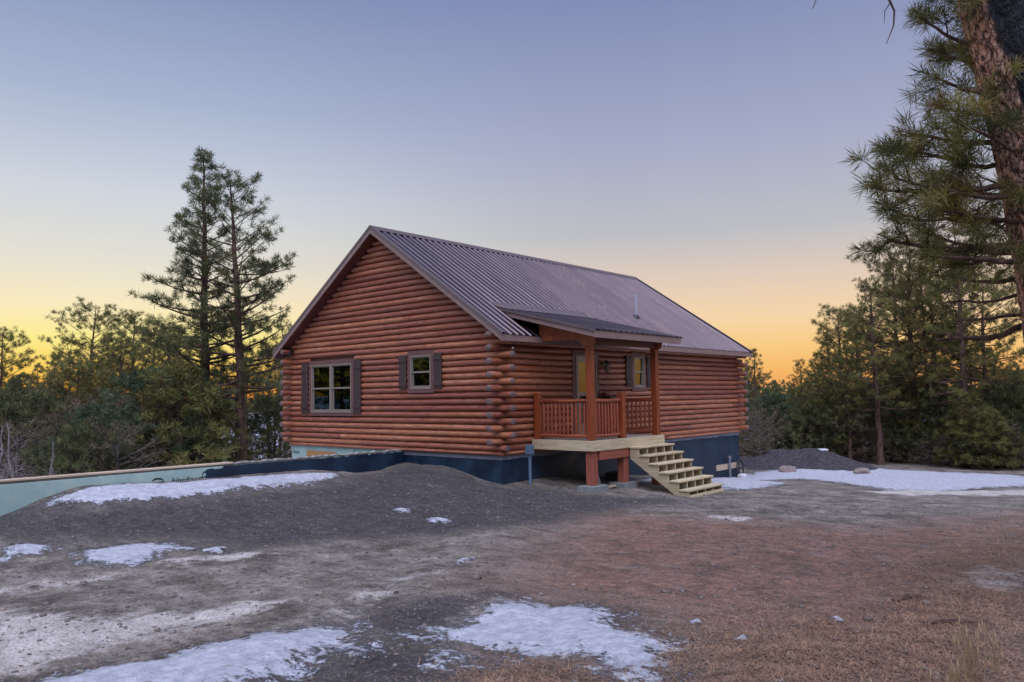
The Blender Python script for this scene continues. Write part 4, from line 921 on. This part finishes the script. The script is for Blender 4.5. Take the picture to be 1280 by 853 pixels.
def pine(kind, seed, H, base, R, nb, shape, mat, tsize=.24, m=12, tw=.014, dens=1., r0=None, up=.25, dead=0, lean=.02, whorl=True, bark='bark', step=.22, droop=.0):
    rs = np.random.RandomState(seed); T = Tubes(); Lb = Tubes(); P = []; D = []; Q = []
    r0 = r0 or H*.016; n = 14; tz = np.linspace(0, 1, n); wob = np.cumsum(rs.randn(n, 2)*.012*H/n*3, 0); wob -= wob[0]
    ax = np.c_[wob[:,0]+lean*H*tz**1.3, wob[:,1], tz*H]; ax[0,2] = -.6
    rad = r0*(1-tz)**.8+.012; rad[0] *= 1.35
    T.add(ax, rad, 9)
    axis_at = lambda t: np.array([np.interp(t, tz, ax[:,j]) for j in range(3)])
    a0 = rs.rand()*6.28
    for b in range(nb):
        t = base+(1-base)*(b+rs.rand()*.8)/nb; t = min(t, .985)
        tt = (t-base)/(1-base); L = R*np.interp(tt, *shape)*(.62+.55*rs.rand())
        if L < .12: L = .12
        a = a0+b*2.399+rs.randn()*.35; o = axis_at(t)
        el = np.radians(-8-6*droop+tt*48+rs.randn()*9); h = np.array([math.cos(a), math.sin(a), 0])
        k = 6; s = np.linspace(0, 1, k); bend = rs.randn()*.12; perp = np.array([-h[1], h[0], 0])
        pts = o+h*(s*L*math.cos(el))[:,None]+np.array([0,0,1.])*(s*L*math.sin(el)+(.16*L)*s**2.2-droop*.25*L*s)[:,None]+perp*(bend*L*s**1.5)[:,None]
        br = np.interp(t, tz, rad)*.34*min(1, L/1.2+.3); Lb.add(pts, br*(1-s*.82)+.004, 4, rs.rand())
        ptat = lambda q: np.array([np.interp(q, s, pts[:,j]) for j in range(3)])
        dirb = unit(pts[-1]-pts[-2]); q = .24 if L > .8 else .1; cr = rs.rand()
        P.append(pts[-1]); D.append(dirb); Q.append(cr)
        sd = 1
        while q < 1.:
            sd = -sd; o2 = ptat(q); l2 = L*(.22+.30*(1-q))*(.6+.7*rs.rand())*1.1; l2 = min(max(l2, .15), .95)
            an = a+sd*(.75+.4*rs.rand()); e2 = .15+.5*rs.rand(); dd = np.array([math.cos(an)*math.cos(e2), math.sin(an)*math.cos(e2), math.sin(e2)])
            e = o2+dd*l2; Lb.add([o2, (o2+e)/2+[0,0,-.02*l2], e], [br*.38*(1-q*.5)+.003, .006, .003], 3, rs.rand())
            if rs.rand() < dens:
                nt = 1+int(l2/.34)
                for g in range(nt):
                    f = 1-g*.62/nt; pp = o2+(e-o2)*f+rs.randn(3)*.03; P.append(pp); D.append(unit(dd+rs.randn(3)*.45+[0,0,.3])); Q.append(np.clip(cr*.6+.2+.25*rs.randn(), 0, 1))
                    if rs.rand() < .28: P.append(pp+rs.randn(3)*.10*tsize/.24); D.append(unit(rs.randn(3)+[0,0,.8])); Q.append(np.clip(cr*.6+.2+.25*rs.randn(), 0, 1))
            q += step*1.18/L*(.75+.6*rs.rand()) if L > .5 else .35
    for g in range(dead):
        t = rs.uniform(.06, base+.1); a = rs.rand()*6.28; o = axis_at(t); L = rs.uniform(.3, 1.1)*R*.5
        e = o+np.array([math.cos(a)*L, math.sin(a)*L, rs.uniform(-.25, .15)*L]); Lb.add([o, (o+e)/2+[0,0,.05*L], e], [.02, .012, .004], 4)
        Lb.add([(o+e)/2, (o+e)/2+rs.randn(3)*L*.3], [.008, .003], 3)
    P.append(ax[-1]); D.append(np.array([0,0,1.])); Q.append(.5)
    P = np.array(P); D = np.array(D); Q = np.array(Q)
    cm = tuft_mesh('crown', P, D, tsize*(.75+.5*rs.rand(len(P))), Q, m, tw, mat, rs, up)
    return dict(H=H, trunk=T.mesh('trunk', M[bark]), limbs=Lb.mesh('limbs', M[bark]), crown=cm, tufts=len(P))
def place(spec, name, loc, rz, sc, label, cat='tree', group=None, sz=None):
    e = empty(name, loc, label=label, cat=cat, group=group); e.rotation_euler = (0, 0, rz); e.scale = (sc, sc, sc if sz is None else sz)
    for part in ('trunk', 'limbs', 'crown'):
        if spec.get(part) is not None:
            nm = {'limbs': 'branches'}.get(part, part); o = obj_from(spec[part], nm, e)
    return e
CONE = ([0, .12, .35, .6, .85, 1], [.75, 1, .92, .68, .35, .08]); ROUND = ([0, .2, .5, .8, .93, 1], [.55, .85, 1, .82, .5, .25])
OVAL = ([0, .1, .3, .6, .85, 1], [.7, .95, 1, .8, .5, .15]); BUSH = ([0, .15, .5, .8, 1], [.9, 1, .9, .6, .2])
SP = {}
SP['hero1'] = pine('a', 3, 12.3, .22, 2.1, 84, ([0, .12, .3, .5, .7, .85, 1], [.85, 1, .95, .62, .48, .3, .06]), M['needle_dark'], .21, 32, .0085, .85, .20, dead=10, lean=.02, step=.25)
SP['hero2'] = pine('b', 17, 11.0, .30, 2.2, 68, ([0, .15, .4, .65, .85, 1], [.7, .95, 1, .85, .62, .2]), M['needle_dark'], .22, 32, .0085, .82, .21, dead=16, lean=-.045, step=.26)
for i, (hh, bs, R, nb, shp, mt) in enumerate([(8, .14, 2.0, 58, OVAL, 'needle'), (8.5, .20, 1.8, 56, CONE, 'needle_dark'), (7.5, .12, 2.2, 58, ROUND, 'needle'), (9, .30, 1.9, 54, ROUND, 'needle')]):
    SP['mid%d' % i] = pine('m', 30+i, hh, bs, R, nb, shp, M[mt], .20, 24, .010, .92, lean=.01*(i-1.5), dead=4)
SP['open0'] = pine('o', 51, 9.5, .34, 2.3, 54, ROUND, M['needle'], .20, 26, .009, .85, .15, dead=14, lean=.02)
SP['open1'] = pine('o', 57, 9.5, .28, 2.1, 56, OVAL, M['needle'], .20, 26, .009, .85, .16, dead=12, lean=-.015)
SP['bush0'] = pine('s', 71, 3.4, .02, 1.7, 60, BUSH, M['needle'], .20, 22, .010, 1., r0=.06)
SP['bush1'] = pine('s', 72, 3.0, .02, 1.6, 60, BUSH, M['needle_teal'], .19, 22, .010, 1., r0=.06)
SP['bush2'] = pine('s', 73, 2.8, .02, 1.8, 60, BUSH, M['needle_dark'], .20, 22, .010, 1., r0=.06)
SP['scrub0'] = pine('s', 74, 2.6, .02, 1.7, 56, BUSH, M['needle_brown'], .17, 9, .010, .9, r0=.05, bark='dead')
SP['scrub1'] = pine('s', 75, 3.4, .02, 1.6, 56, BUSH, M['needle_brown'], .18, 9, .011, .9, r0=.06, bark='bark')
def bare(seed, H, R, nb):
    rs = np.random.RandomState(seed); T = Tubes(); Lb = Tubes(); n = 10; tz = np.linspace(0, 1, n)
    ax = np.c_[np.cumsum(rs.randn(n)*.05), np.cumsum(rs.randn(n)*.05), tz*H]; ax -= [ax[0,0], ax[0,1], .3]; T.add(ax, .055*(1-tz)**.7+.008, 7)
    def rec(o, d, L, r, lev):
        k = 4; pts = [o]
        for i in range(k): d = unit(d+rs.randn(3)*.22+[0,0,.06]); pts.append(pts[-1]+d*L/k)
        Lb.add(pts, np.linspace(r, r*.35, k+1), 4, rs.rand())
        if lev:
            for i in range(1, k+1):
                for _ in range(2 if lev > 1 else 1):
                    if rs.rand() < .8: rec(pts[i], unit(d+rs.randn(3)*.7), L*rs.uniform(.35, .6), r*.5, lev-1)
    for b in range(nb):
        t = rs.uniform(.15, .97); o = np.array([np.interp(t, tz, ax[:,j]) for j in range(3)]); a = rs.rand()*6.28
        rec(o, np.array([math.cos(a), math.sin(a), rs.uniform(.2, .9)]), R*(1.1-t)*rs.uniform(.6, 1.1), .02, 2)
    return dict(H=H, trunk=T.mesh('trunk', M['dead']), limbs=Lb.mesh('limbs', M['dead']), crown=None)
SP['bare0'] = bare(5, 3.6, 1.2, 16); SP['bare1'] = bare(9, 3.2, .9, 12)
GL, GR = 'pines in the stand left of the cabin', 'pines in the stand right of the cabin'
UL, UR = 'low evergreens left of the cabin', 'low evergreens right of the cabin'
def tree(px, top, depth, kind, label, group=None, name='pine_tree', cat='tree', rz=None, zfree=False):
    if 915 < px: depth = max(depth, np.interp(px, [930, 1130, 1280], [32.8, 32.0, 28.5])+(abs(math.sin(px*7.7))*2.5 if depth < 32 else 0))
    p = at(px, 500, depth); z = gz(p[0], p[1]); H = at(px, top, depth)[2]-z; s = SP[kind]; sc = H/s['H']
    rz = (px*.37+depth) % 6.28 if rz is None else rz
    w = min(max(sc, .72), 1.25) if zfree else sc
    return place(s, name, (p[0], p[1], z), rz, w, label, cat, group, sc)
# the two tall pines
tree(256, 181, 28.5, 'hero1', 'tallest pine left of the cabin, pointed top, standing just behind the navy wall stretch', rz=2.29)
tree(301, 222, 27.5, 'hero2', 'second tall pine, round-topped with a bare lower trunk, between the pointed one and the cabin', rz=-.85)
# left stand: tops against the sky
for a in [(2, 418, 31, 'mid3', 'pine cut by the left edge of the picture, dark against the orange glow'),
          (112, 386, 40, 'open0', 'pine with the highest ragged top in the left stand, left of the two tall pines'),
          (68, 446, 42, 'mid1', 'low rounded pine right of the orange gap in the left stand'),
          (168, 393, 37, 'open1', 'leaning thin-topped pine in the left stand just before the tall pines'),
          (336, 438, 34, 'open0', 'pine showing between the round-topped tall pine and the cabin corner')]:
    tree(*a[:4], a[4], GL)
SL = 'dark evergreen in the dense stand behind the low wall, left of the cabin'
for a in [(-35, 418, 36, 'mid0'), (88, 442, 46, 'mid2'), (135, 418, 43, 'mid1'), (150, 428, 34, 'mid0'), (192, 402, 42, 'mid3'), (215, 412, 36, 'mid2'), (45, 458, 48, 'mid1'), (22, 478, 52, 'mid2'),
          (275, 440, 38, 'mid1'), (310, 452, 42, 'open1'), (350, 446, 44, 'open1'), (372, 440, 48, 'mid2'), (95, 455, 34, 'mid2'), (128, 448, 36, 'mid3'), (60, 470, 38, 'mid0'), (205, 470, 30, 'mid2'), (262, 478, 34, 'mid0'), (-70, 420, 42, 'mid1'), (30, 492, 40, 'mid3')]:
    tree(*a, SL, GL)
for a in [(127, 518, 24, 'bush1', 'blue-green young pine, brightest shrub behind the wall left of the tall pines'),
          (343, 508, 31, 'bush2', 'bushy dark juniper in front of the snowy slope beside the cabin corner'),
          (96, 512, 27, 'scrub1', 'brown-olive shrub left of the blue-green young pine'),
          (228, 470, 25.5, 'bush0', 'full green shrub-like pine at the foot of the tall pines'),
          (192, 478, 26, 'bush1', 'green young pine left of the foot of the tall pines')]:
    tree(*a[:4], a[4], UL, 'evergreen_shrub', 'shrub', zfree=True)
for i_, (x_, y_, H_) in enumerate([(-14, 25, 9), (-19, 27, 8), (-23, 24, 9), (-27, 22, 10), (-31, 18, 9), (-34, 13, 10), (-30, 8, 8), (-36, 3, 10), (-25, 29, 11), (-20, 32, 10), (-38, 9, 11), (-33, 23, 11), (-28, 31, 11), (-39, -3, 10)]):
    k_ = 'mid%d' % (i_ % 4); place(SP[k_], 'pine_tree', (x_, y_, gz(x_, y_)), i_*1.3, H_/SP[k_]['H'], 'pine of the same stand growing out of view beyond the left edge of the picture', 'tree', GL)
for a in [(8, 505, 29, 'scrub0'), (50, 505, 28, 'bush2'), (70, 530, 25, 'scrub1'), (158, 505, 28, 'scrub0'), (178, 525, 25, 'scrub1'), (150, 540, 23, 'scrub0'), (205, 520, 29, 'bush2'), (262, 505, 27, 'bush0'), (25, 540, 24, 'scrub0'),
          (-20, 500, 26, 'bush2'), (95, 545, 22, 'bush2'), (235, 540, 30, 'scrub1')]:
    tree(*a, 'low dark evergreen growing behind the low wall on the left', UL, 'evergreen_shrub', 'shrub', zfree=True)
tree(8, 520, 19.5, 'bare0', 'grey leafless tree at the far left above the wall', 'bare grey trees behind the wall', 'dead_tree', 'tree')
tree(30, 512, 20.5, 'bare1', 'grey leafless tree with a straight stem, second from the left edge', 'bare grey trees behind the wall', 'dead_tree', 'tree')
tree(72, 535, 20, 'bare1', 'short bare grey trunk standing right of the other leafless trees', 'bare grey trees behind the wall', 'dead_tree', 'tree', rz=1.9)
# right stand
for a in [(945, 438, 46, 'mid1', 'lone-looking pine just right of the cabin roof end, left of the orange gap'),
          (1004, 452, 42, 'open1', 'pine rising right of the orange gap in the right stand'),
          (1052, 388, 36, 'mid3', 'pine forming the left shoulder of the tall right stand'),
          (1141, 300, 27, 'open0', 'tall pine with a bare reddish trunk in the right stand'),
          (1206, 285, 25, 'open1', 'tall pine with a grey trunk nearest the big trunk on the right'),
          (1098, 350, 32, 'open1', 'pine with layered branches left of the tall reddish-trunked one')]:
    tree(*a[:4], a[4], GR)
SR = 'green pine in the dense stand right of the cabin'
for a in [(926, 455, 50, 'mid2'), (968, 482, 52, 'mid0'), (1022, 446, 44, 'mid0'), (1038, 420, 40, 'mid1'), (1072, 385, 38, 'mid0'), (1160, 350, 34, 'mid3'), (1232, 345, 33, 'open0'),
          (1262, 455, 36, 'mid2'), (1300, 420, 28, 'mid1'), (1020, 470, 34, 'mid2'), (1060, 450, 31, 'mid3'), (1000, 490, 38, 'mid1'), (1110, 450, 29, 'mid0'), (1215, 440, 36, 'mid3'), (1245, 450, 40, 'mid1'), (1340, 380, 32, 'mid3'), (900, 470, 56, 'mid1'), (1128, 330, 40, 'open1'), (1170, 320, 38, 'open0')]:
    tree(*a, SR, GR)
for a in [(1130, 492, 27, 'bush0', 'bright olive bushy pine below the two tall trunks of the right stand'),
          (1035, 498, 29, 'bush0', 'olive shrub in the right stand behind the soil pile'),
          (1278, 510, 23, 'bush1', 'blue-green shrub cut by the right edge of the picture'),
          (968, 500, 31, 'bush1', 'dark blue-green shrub behind the left part of the soil pile')]:
    tree(*a[:4], a[4], UR, 'evergreen_shrub', 'shrub', zfree=True)
for a in [(940, 492, 36, 'scrub1'), (948, 520, 32.5, 'scrub0'), (985, 520, 35, 'scrub1'), (1010, 515, 33.5, 'bush2'), (1060, 505, 33, 'scrub1'), (1085, 495, 28, 'bush2'), (1075, 530, 27.5, 'scrub0'), (1105, 525, 26, 'scrub1'), (1150, 520, 25, 'scrub0'), (1130, 540, 24.5, 'scrub0'), (1172, 500, 26, 'bush2'),
          (1190, 530, 24, 'scrub1'), (1215, 500, 25, 'bush0'), (1235, 520, 23.5, 'bush0'), (1256, 490, 25.5, 'bush2'), (1262, 535, 22, 'scrub0'), (1300, 500, 23, 'bush0'), (1215, 545, 22.5, 'scrub1'), (1175, 548, 23, 'scrub0'), (1045, 530, 31, 'bush2'), (1240, 555, 21.5, 'bush2'), (1325, 540, 21, 'scrub0'), (920, 500, 40, 'bush2')]:
    tree(*a, 'low dark evergreen or scrub bush along the yard edge on the right', UR, 'evergreen_shrub', 'shrub', zfree=True)
# far-off wood: one mass on the slopes beyond
def far_wood():
    rs = np.random.RandomState(99); n = 1500; r = 62+rs.rand(n)**.8*190; a = YAW+(rs.rand(n)-.5)*1.75
    x = CAM[0]+r*np.cos(a); y = CAM[1]+r*np.sin(a); z = ground_z(x, y); P = []; D = []; S = []; Q = []; T = Tubes()
    for i in range(n):
        H = rs.uniform(3.6, 6.6)+min(2., (r[i]-60)*.01); m_ = 42; t = rs.rand(m_); R = H*.2*(1.1-t)+.2; th = rs.rand(m_)*6.28; rr_ = np.sqrt(rs.rand(m_))*R
        P.append(np.c_[x[i]+rr_*np.cos(th), y[i]+rr_*np.sin(th), z[i]+.15*H+t*H*.85]); D.append(np.c_[np.cos(th), np.sin(th), .5+0*th]); S.append(np.full(m_, .55)); Q.append(np.full(m_, rs.rand())*.6+.4*rs.rand(m_))
    P = np.concatenate(P); me = tuft_mesh('distant_forest', P, unit(np.concatenate(D)), np.concatenate(S), np.concatenate(Q), 5, .13, M['needle_dark'], rs, .3)
    tag(obj_from(me, 'distant_forest'), 'far-off dark pine woods on the slopes beyond the nearer trees', 'forest', kind='stuff')
far_wood()
# ---------------------------------------------------------------- the big near pine at the right edge
def near_pine():
    rs = np.random.RandomState(12)
    ks = [(-320, 1206, 7.1), (-150, 1226, 7.05), (0, 1250, 7.0), (120, 1283, 7.), (220, 1306, 7.), (330, 1326, 7.), (430, 1342, 7.), (600, 1350, 7.), (800, 1372, 7.)]
    ctr = [at(px, py, d) for py, px, d in ks]; ctr = sorted(ctr, key=lambda p: p[2])
    base = ctr[0].copy(); g = gz(base[0], base[1]); ctr = [np.array([base[0]+.02, base[1], g-.3])]+ctr
    root = empty('near_pine_tree', (base[0], base[1], g), label='big pine close to the camera at the right edge, pale flaking bark, shade side painted dark', cat='tree')
    C = np.array(ctr); s = np.r_[0, np.cumsum(np.linalg.norm(np.diff(C, axis=0), axis=1))]; n = 520; t = np.linspace(0, s[-1], n); A = np.stack([np.interp(t, s, C[:,j]) for j in range(3)], -1)
    kern = np.ones(41)/41; Ap = np.pad(A, ((20,20),(0,0)), 'edge'); A = np.stack([np.convolve(Ap[:,j], kern, 'valid') for j in range(3)], -1)
    seg = 120; th = np.arange(seg)*2*PI/seg; tt = unit(np.gradient(A, axis=0)); a_ = unit(np.cross(tt, [[0.,1,0]])); b_ = np.cross(tt, a_)
    R = np.interp(A[:,2], [g, g+.6, g+3, g+8], [.42, .37, .345, .285])
    U = np.tile(th[None], (n,1)); Zt = np.tile(t[:,None], (1,seg))
    # plated bark relief: jittered cell pattern, elongated upwards
    cu, cz = .17, .34
    def cells(u, z):
        gu = u*.33/cu; per = 12; gu = u/(2*PI)*per; gzz = z/cz; iu = np.floor(gu).astype(int); iz = np.floor(gzz).astype(int); d1 = np.full(u.shape, 9.); d2 = d1.copy(); idd = np.zeros(u.shape)
        for du in (-1, 0, 1):
            for dz in (-1, 0, 1):
                cx = iu+du; cy = iz+dz; h = np.sin((cx % per)*127.1+cy*311.7)*43758.5453; h -= np.floor(h); h2 = np.sin((cx % per)*269.5+cy*183.3)*43758.5453; h2 -= np.floor(h2)
                dd = np.hypot((gu-cx-h)*1., (gzz-cy-h2)*1.); m = dd < d1; d2 = np.where(m, d1, np.minimum(d2, dd)); idd = np.where(m, h, idd); d1 = np.where(m, dd, d1)
        return d2-d1, idd
    uw = U+.10*np.sin(Zt*9+U*3)+.06*np.sin(Zt*23+U*7); e, idd = cells(uw, Zt+.05*np.sin(U*11))
    e2, id2 = cells(uw*1.0+.5, Zt*2.1+3)
    rel = np.clip(e/.22, 0, 1)**.7*.022+np.clip(e2/.2, 0, 1)*.008+idd*.012+vnoise(U*3*3, Zt*9, 1, 4)*.006
    rr = R[:,None]+rel-.02
    V = A[:,None]+rr[...,None]*(a_[:,None]*np.cos(th)[None,:,None]+b_[:,None]*np.sin(th)[None,:,None])
    # shade painted into the bark colour on the side turned right of the viewer
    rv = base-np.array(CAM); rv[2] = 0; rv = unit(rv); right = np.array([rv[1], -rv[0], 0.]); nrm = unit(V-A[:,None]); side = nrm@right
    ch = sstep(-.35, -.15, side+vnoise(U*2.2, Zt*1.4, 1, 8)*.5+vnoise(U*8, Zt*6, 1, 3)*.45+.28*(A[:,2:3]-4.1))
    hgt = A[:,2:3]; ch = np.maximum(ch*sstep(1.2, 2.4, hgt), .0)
    # a few dark limb collars
    i = (np.arange(n-1)[:,None]*seg+np.arange(seg)[None]); j = (np.arange(n-1)[:,None]*seg+(np.arange(seg)[None]+1) % seg)
    F = np.stack([i, j, j+seg, i+seg], -1).reshape(-1,4)
    off = np.array([base[0], base[1], g])
    print('shade_mask', ch.mean(), ch.max(), side.min(), side.max()); me = raw_mesh('trunk', V.reshape(-1,3)-off, F, M['plate'], {'rnd': ch.ravel()}, True); obj_from(me, 'trunk', root)
    Lb = Tubes(); P = []; D = []; Q = []; S = []
    def trunk_at(py):
        z = at(1280, py, 7.)[2]; return np.array([np.interp(z, A[:,2], A[:,j]) for j in range(3)])
    def limb(py0, end, depth, r, nt=1., sag=.05, foliage=.35):
        o = trunk_at(py0); e = at(end[0], end[1], depth); k = 12; q = np.linspace(0, 1, k); L = np.linalg.norm(e-o)
        jit = np.cumsum(rs.randn(k, 3)*.012*L, 0); jit -= jit[0]; jit -= q[:,None]*jit[-1]
        pts = o+(e-o)*q[:,None]+np.array([0,0,1.])*(-sag*L*np.sin(q*PI))[:,None]+jit
        Lb.add(pts, r*(1-q*.85)+.006, 7, rs.rand()); dirm = unit(e-o)
        pa = lambda u: np.array([np.interp(u, q, pts[:,j]) for j in range(3)])
        x = foliage
        while x < 1.0 and nt > 0:
            o2 = pa(x); l2 = L*rs.uniform(.14, .34)*(1.25-x*.6); l2 = min(l2, .62); dd = unit(dirm*.9+rs.randn(3)*.6+[0,0,.22]); e2 = o2+dd*l2; mid = (o2+e2)/2+rs.randn(3)*.03
            Lb.add([o2, mid, e2], [r*.3+.004, .007, .004], 4, rs.rand())
            sub = [(e2, dd)]
            for _ in range(rs.randint(1, 3)):
                f = rs.uniform(.25, .95); o3 = o2+(e2-o2)*f; d3 = unit(dd+rs.randn(3)*.7+[0,0,.15]); l3 = rs.uniform(.08, .24); e3 = o3+d3*l3; Lb.add([o3, e3], [.006, .003], 3, rs.rand()); sub.append((e3, d3))
            c = rs.rand()
            for (p_, d_) in sub:
                for w in range(2): P.append(p_-d_*.05*w); D.append(d_); Q.append(np.clip(c+.2*rs.randn(), 0, 1)); S.append(.13+.03*rs.rand())
            x += rs.uniform(.10, .22)/max(L, .5)/nt*1.25
        if nt > 0:
            for w in range(4): P.append(pts[-1]-dirm*.05*w); D.append(dirm); Q.append(.5); S.append(.16)
    # (height on trunk, end pixel, depth of the end, radius, density)
    for a in [(70, (1148, 22), 7.2, .022, 1.), (40, (1178, -30), 6.8, .02, 1.), (95, (1160, 62), 7.6, .02, 1.), (130, (1168, 96), 6.9, .02, .9), (175, (1140, 168), 7.3, .028, 1.2), (150, (1165, 130), 7.8, .02, .9), (205, (1128, 190), 7.8, .026, 1.1),
              (228, (1084, 232), 7.1, .032, 1.2), (235, (1118, 222), 6.7, .024, 1.2), (250, (1150, 215), 8.1, .024, 1.2), (268, (1120, 272), 7.6, .026, 1.2), (280, (1150, 255), 7., .022, 1.1), (306, (1110, 300), 7.3, .045, 1.1), (308, (1150, 290), 8.2, .03, 1.2), (318, (1160, 320), 6.9, .028, .6),
              (200, (1190, 150), 6.5, .02, .8), (120, (1195, 60), 8.3, .02, 1.), (60, (1200, 5), 8.4, .02, 1.), (345, (1170, 345), 8.0, .024, .0), (300, (1195, 262), 8.6, .024, 1.1), (390, (1170, 425), 8.4, .035, .0), (372, (1195, 402), 8.0, .018, .0), (352, (1185, 378), 7.6, .016, .0),
              (-60, (1200, -120), 7.5, .03, 1.), (-90, (1270, -230), 6.4, .03, 1.)]:
        limb(*a[:4], a[4], foliage=.22)
    # foliage on the far side, to the right
    for a in [(100, (1330, 60), 8.0, .03), (-30, (1330, -60), 7.4, .03), (220, (1400, 200), 7.8, .03), (300, (1420, 330), 7.2, .03)]: limb(*a[:4], .8)
    # the bare overhanging twig at the top of the picture
    o = trunk_at(-290); pts = [o, at(1190, -250, 6.9), at(1130, -150, 6.8), at(1092, -60, 6.8), at(1107, -8, 6.8)]; Lb.add(pts, [.035, .025, .017, .011, .0085], 6)
    Lb.add([at(1107, -8, 6.8), at(1113, 3, 6.8), at(1118, 14, 6.8), at(1117, 32, 6.8), at(1108, 55, 6.8)], [.0085, .010, .009, .007, .003], 6)
    Lb.add([at(1113, 3, 6.8), at(1106, 14, 6.8), at(1105, 30, 6.8)], [.006, .004, .002], 5)
    Lb.add([at(1092, -60, 6.8), at(1050, -35, 6.7), at(1022, -5, 6.7), at(1016, 11, 6.7)], [.009, .007, .005, .003], 5)
    me = Lb.mesh('branches', M['bark']); me.transform(Matrix.Translation(-Vector(off))); obj_from(me, 'branches', root)
    P = np.array(P)-off; print('near tufts', len(P))
    me = tuft_mesh('crown', P, np.array(D), np.array(S), np.array(Q), 38, .0030, M['needle_near'], rs, .1, .95); obj_from(me, 'crown', root)
near_pine()
# ---------------------------------------------------------------- sky, sun, camera
def sky():
    w = bpy.data.worlds.new('World'); SC.world = w; w.use_nodes = True; t = w.node_tree; N = t.nodes; L = t.links; N.clear()
    def n(typ, **k):
        x = N.new(typ)
        for a, v in k.items():
            if a == 'inp':
                for i, q in v.items():
                    if isinstance(q, bpy.types.NodeSocket): L.new(q, x.inputs[i])
                    else: x.inputs[i].default_value = q
            else: setattr(x, a, v)
        return x
    def lin(h): return tuple(((int(h[i:i+2], 16)/255+.055)/1.055)**2.4 if int(h[i:i+2], 16) > 10 else 0 for i in (0, 2, 4))
    d = n('ShaderNodeTexCoord').outputs['Generated']; sep = n('ShaderNodeSeparateXYZ', inp={0: d}); z = sep.outputs[2]
    def ramp(stops):
        r = n('ShaderNodeValToRGB'); e = r.color_ramp.elements
        while len(e) < len(stops): e.new(.5)
        for i, (p, c) in enumerate(stops): e[i].position = p; e[i].color = (*lin(c), 1)
        L.new(z, r.inputs[0]); return r.outputs[0]
    left = ramp([(0, 'FF9A2E'), (.017, 'FFB436'), (.045, 'FFD869'), (.072, 'FFEF90'), (.11, 'FDEDC2'), (.16, 'E8E4D6'), (.24, 'D1D8E2'), (.34, 'ACB8D4'), (.46, '8797BE'), (.62, '7F8EBB'), (1, '7080B0')])
    right = ramp([(0, 'F3A25C'), (.03, 'FBBC6C'), (.06, 'FDCF88'), (.093, 'FAD9AC'), (.145, 'E4CFBE'), (.20, 'C1C2C8'), (.30, 'AAB0CB'), (.46, '8590BA'), (.62, '7886B4'), (1, '6C7BAA')])
    dot = n('ShaderNodeVectorMath', operation='DOT_PRODUCT', inp={0: d, 1: (-_r2[0], -_r2[1], 0)}).outputs['Value']
    mr = n('ShaderNodeMapRange', interpolation_type='SMOOTHSTEP', inp={0: dot, 1: -.15, 2: .42, 3: 0, 4: 1}).outputs[0]
    mx = n('ShaderNodeMix', data_type='RGBA', inp={0: mr, 6: right, 7: left}).outputs[2]
    # low sky opposite the sunset: the dim blue-grey of dusk
    hz = n('ShaderNodeVectorMath', operation='DOT_PRODUCT', inp={0: d, 1: (-_f[0], -_f[1], 0)}).outputs['Value']
    hm = n('ShaderNodeMapRange', interpolation_type='SMOOTHSTEP', inp={0: hz, 1: -.05, 2: .5, 3: 0, 4: .85}).outputs[0]
    mx = n('ShaderNodeMix', data_type='RGBA', inp={0: hm, 6: mx, 7: (.17, .175, .25, 1)}).outputs[2]
    # added fill: unseen sky overhead and behind the camera, brighter than real dusk
    back = n('ShaderNodeVectorMath', operation='DOT_PRODUCT', inp={0: d, 1: (-_f[0]*.5, -_f[1]*.5, .866)}).outputs['Value']
    bm = n('ShaderNodeMapRange', interpolation_type='SMOOTHSTEP', inp={0: back, 1: .70, 2: .96, 3: 0, 4: 1}).outputs[0]
    mx = n('ShaderNodeMix', data_type='RGBA', inp={0: bm, 6: mx, 7: FILL_SKY}).outputs[2]
    bg = n('ShaderNodeBackground', inp={0: mx, 1: 1.0}).outputs[0]
    ns = n('ShaderNodeTexSky', sky_type='NISHITA', sun_disc=False, sun_elevation=math.radians(2.0), sun_rotation=math.radians(90-SUN_AZ), altitude=1300)
    b2 = n('ShaderNodeBackground', inp={0: ns.outputs[0], 1: .05}).outputs[0]
    add = n('ShaderNodeMixShader', inp={0: .04, 1: bg, 2: b2}).outputs[0]
    o = n('ShaderNodeOutputWorld'); L.new(add, o.inputs[0])
SUN_AZ = 82.0
FILL_SKY = (3.6, 3.6, 4.5, 1)  # radiance of the added overhead fill
sky()
sl = bpy.data.lights.new('Sun', 'SUN'); sl.energy = .6; sl.angle = math.radians(3); sl.color = (1, .62, .34)
so = bpy.data.objects.new('Sun', sl); COL.objects.link(so)
v = Vector((math.cos(math.radians(SUN_AZ)), math.sin(math.radians(SUN_AZ)), math.tan(math.radians(2.0)))); so.rotation_euler = v.to_track_quat('Z', 'Y').to_euler(); so.location = (0, 0, 30)
cd = bpy.data.cameras.new('Camera'); cd.sensor_width = 36; cd.lens = F_PX/1280*36; cd.clip_start = .05; cd.clip_end = 5000
co = bpy.data.objects.new('Camera', cd); COL.objects.link(co)
Mx = Matrix(((_r2[0], _u2[0], -_f[0]), (_r2[1], _u2[1], -_f[1]), (_r2[2], _u2[2], -_f[2])))
co.matrix_world = Matrix.Translation(CAM) @ Mx.to_4x4(); SC.camera = co
vs = SC.view_settings; vs.view_transform = 'Standard'; vs.look = 'None'; vs.exposure = 0; vs.gamma = 1; vs.use_curve_mapping = False
SC.cycles.max_bounces = 6; SC.cycles.diffuse_bounces = 3; SC.cycles.transparent_max_bounces = 8
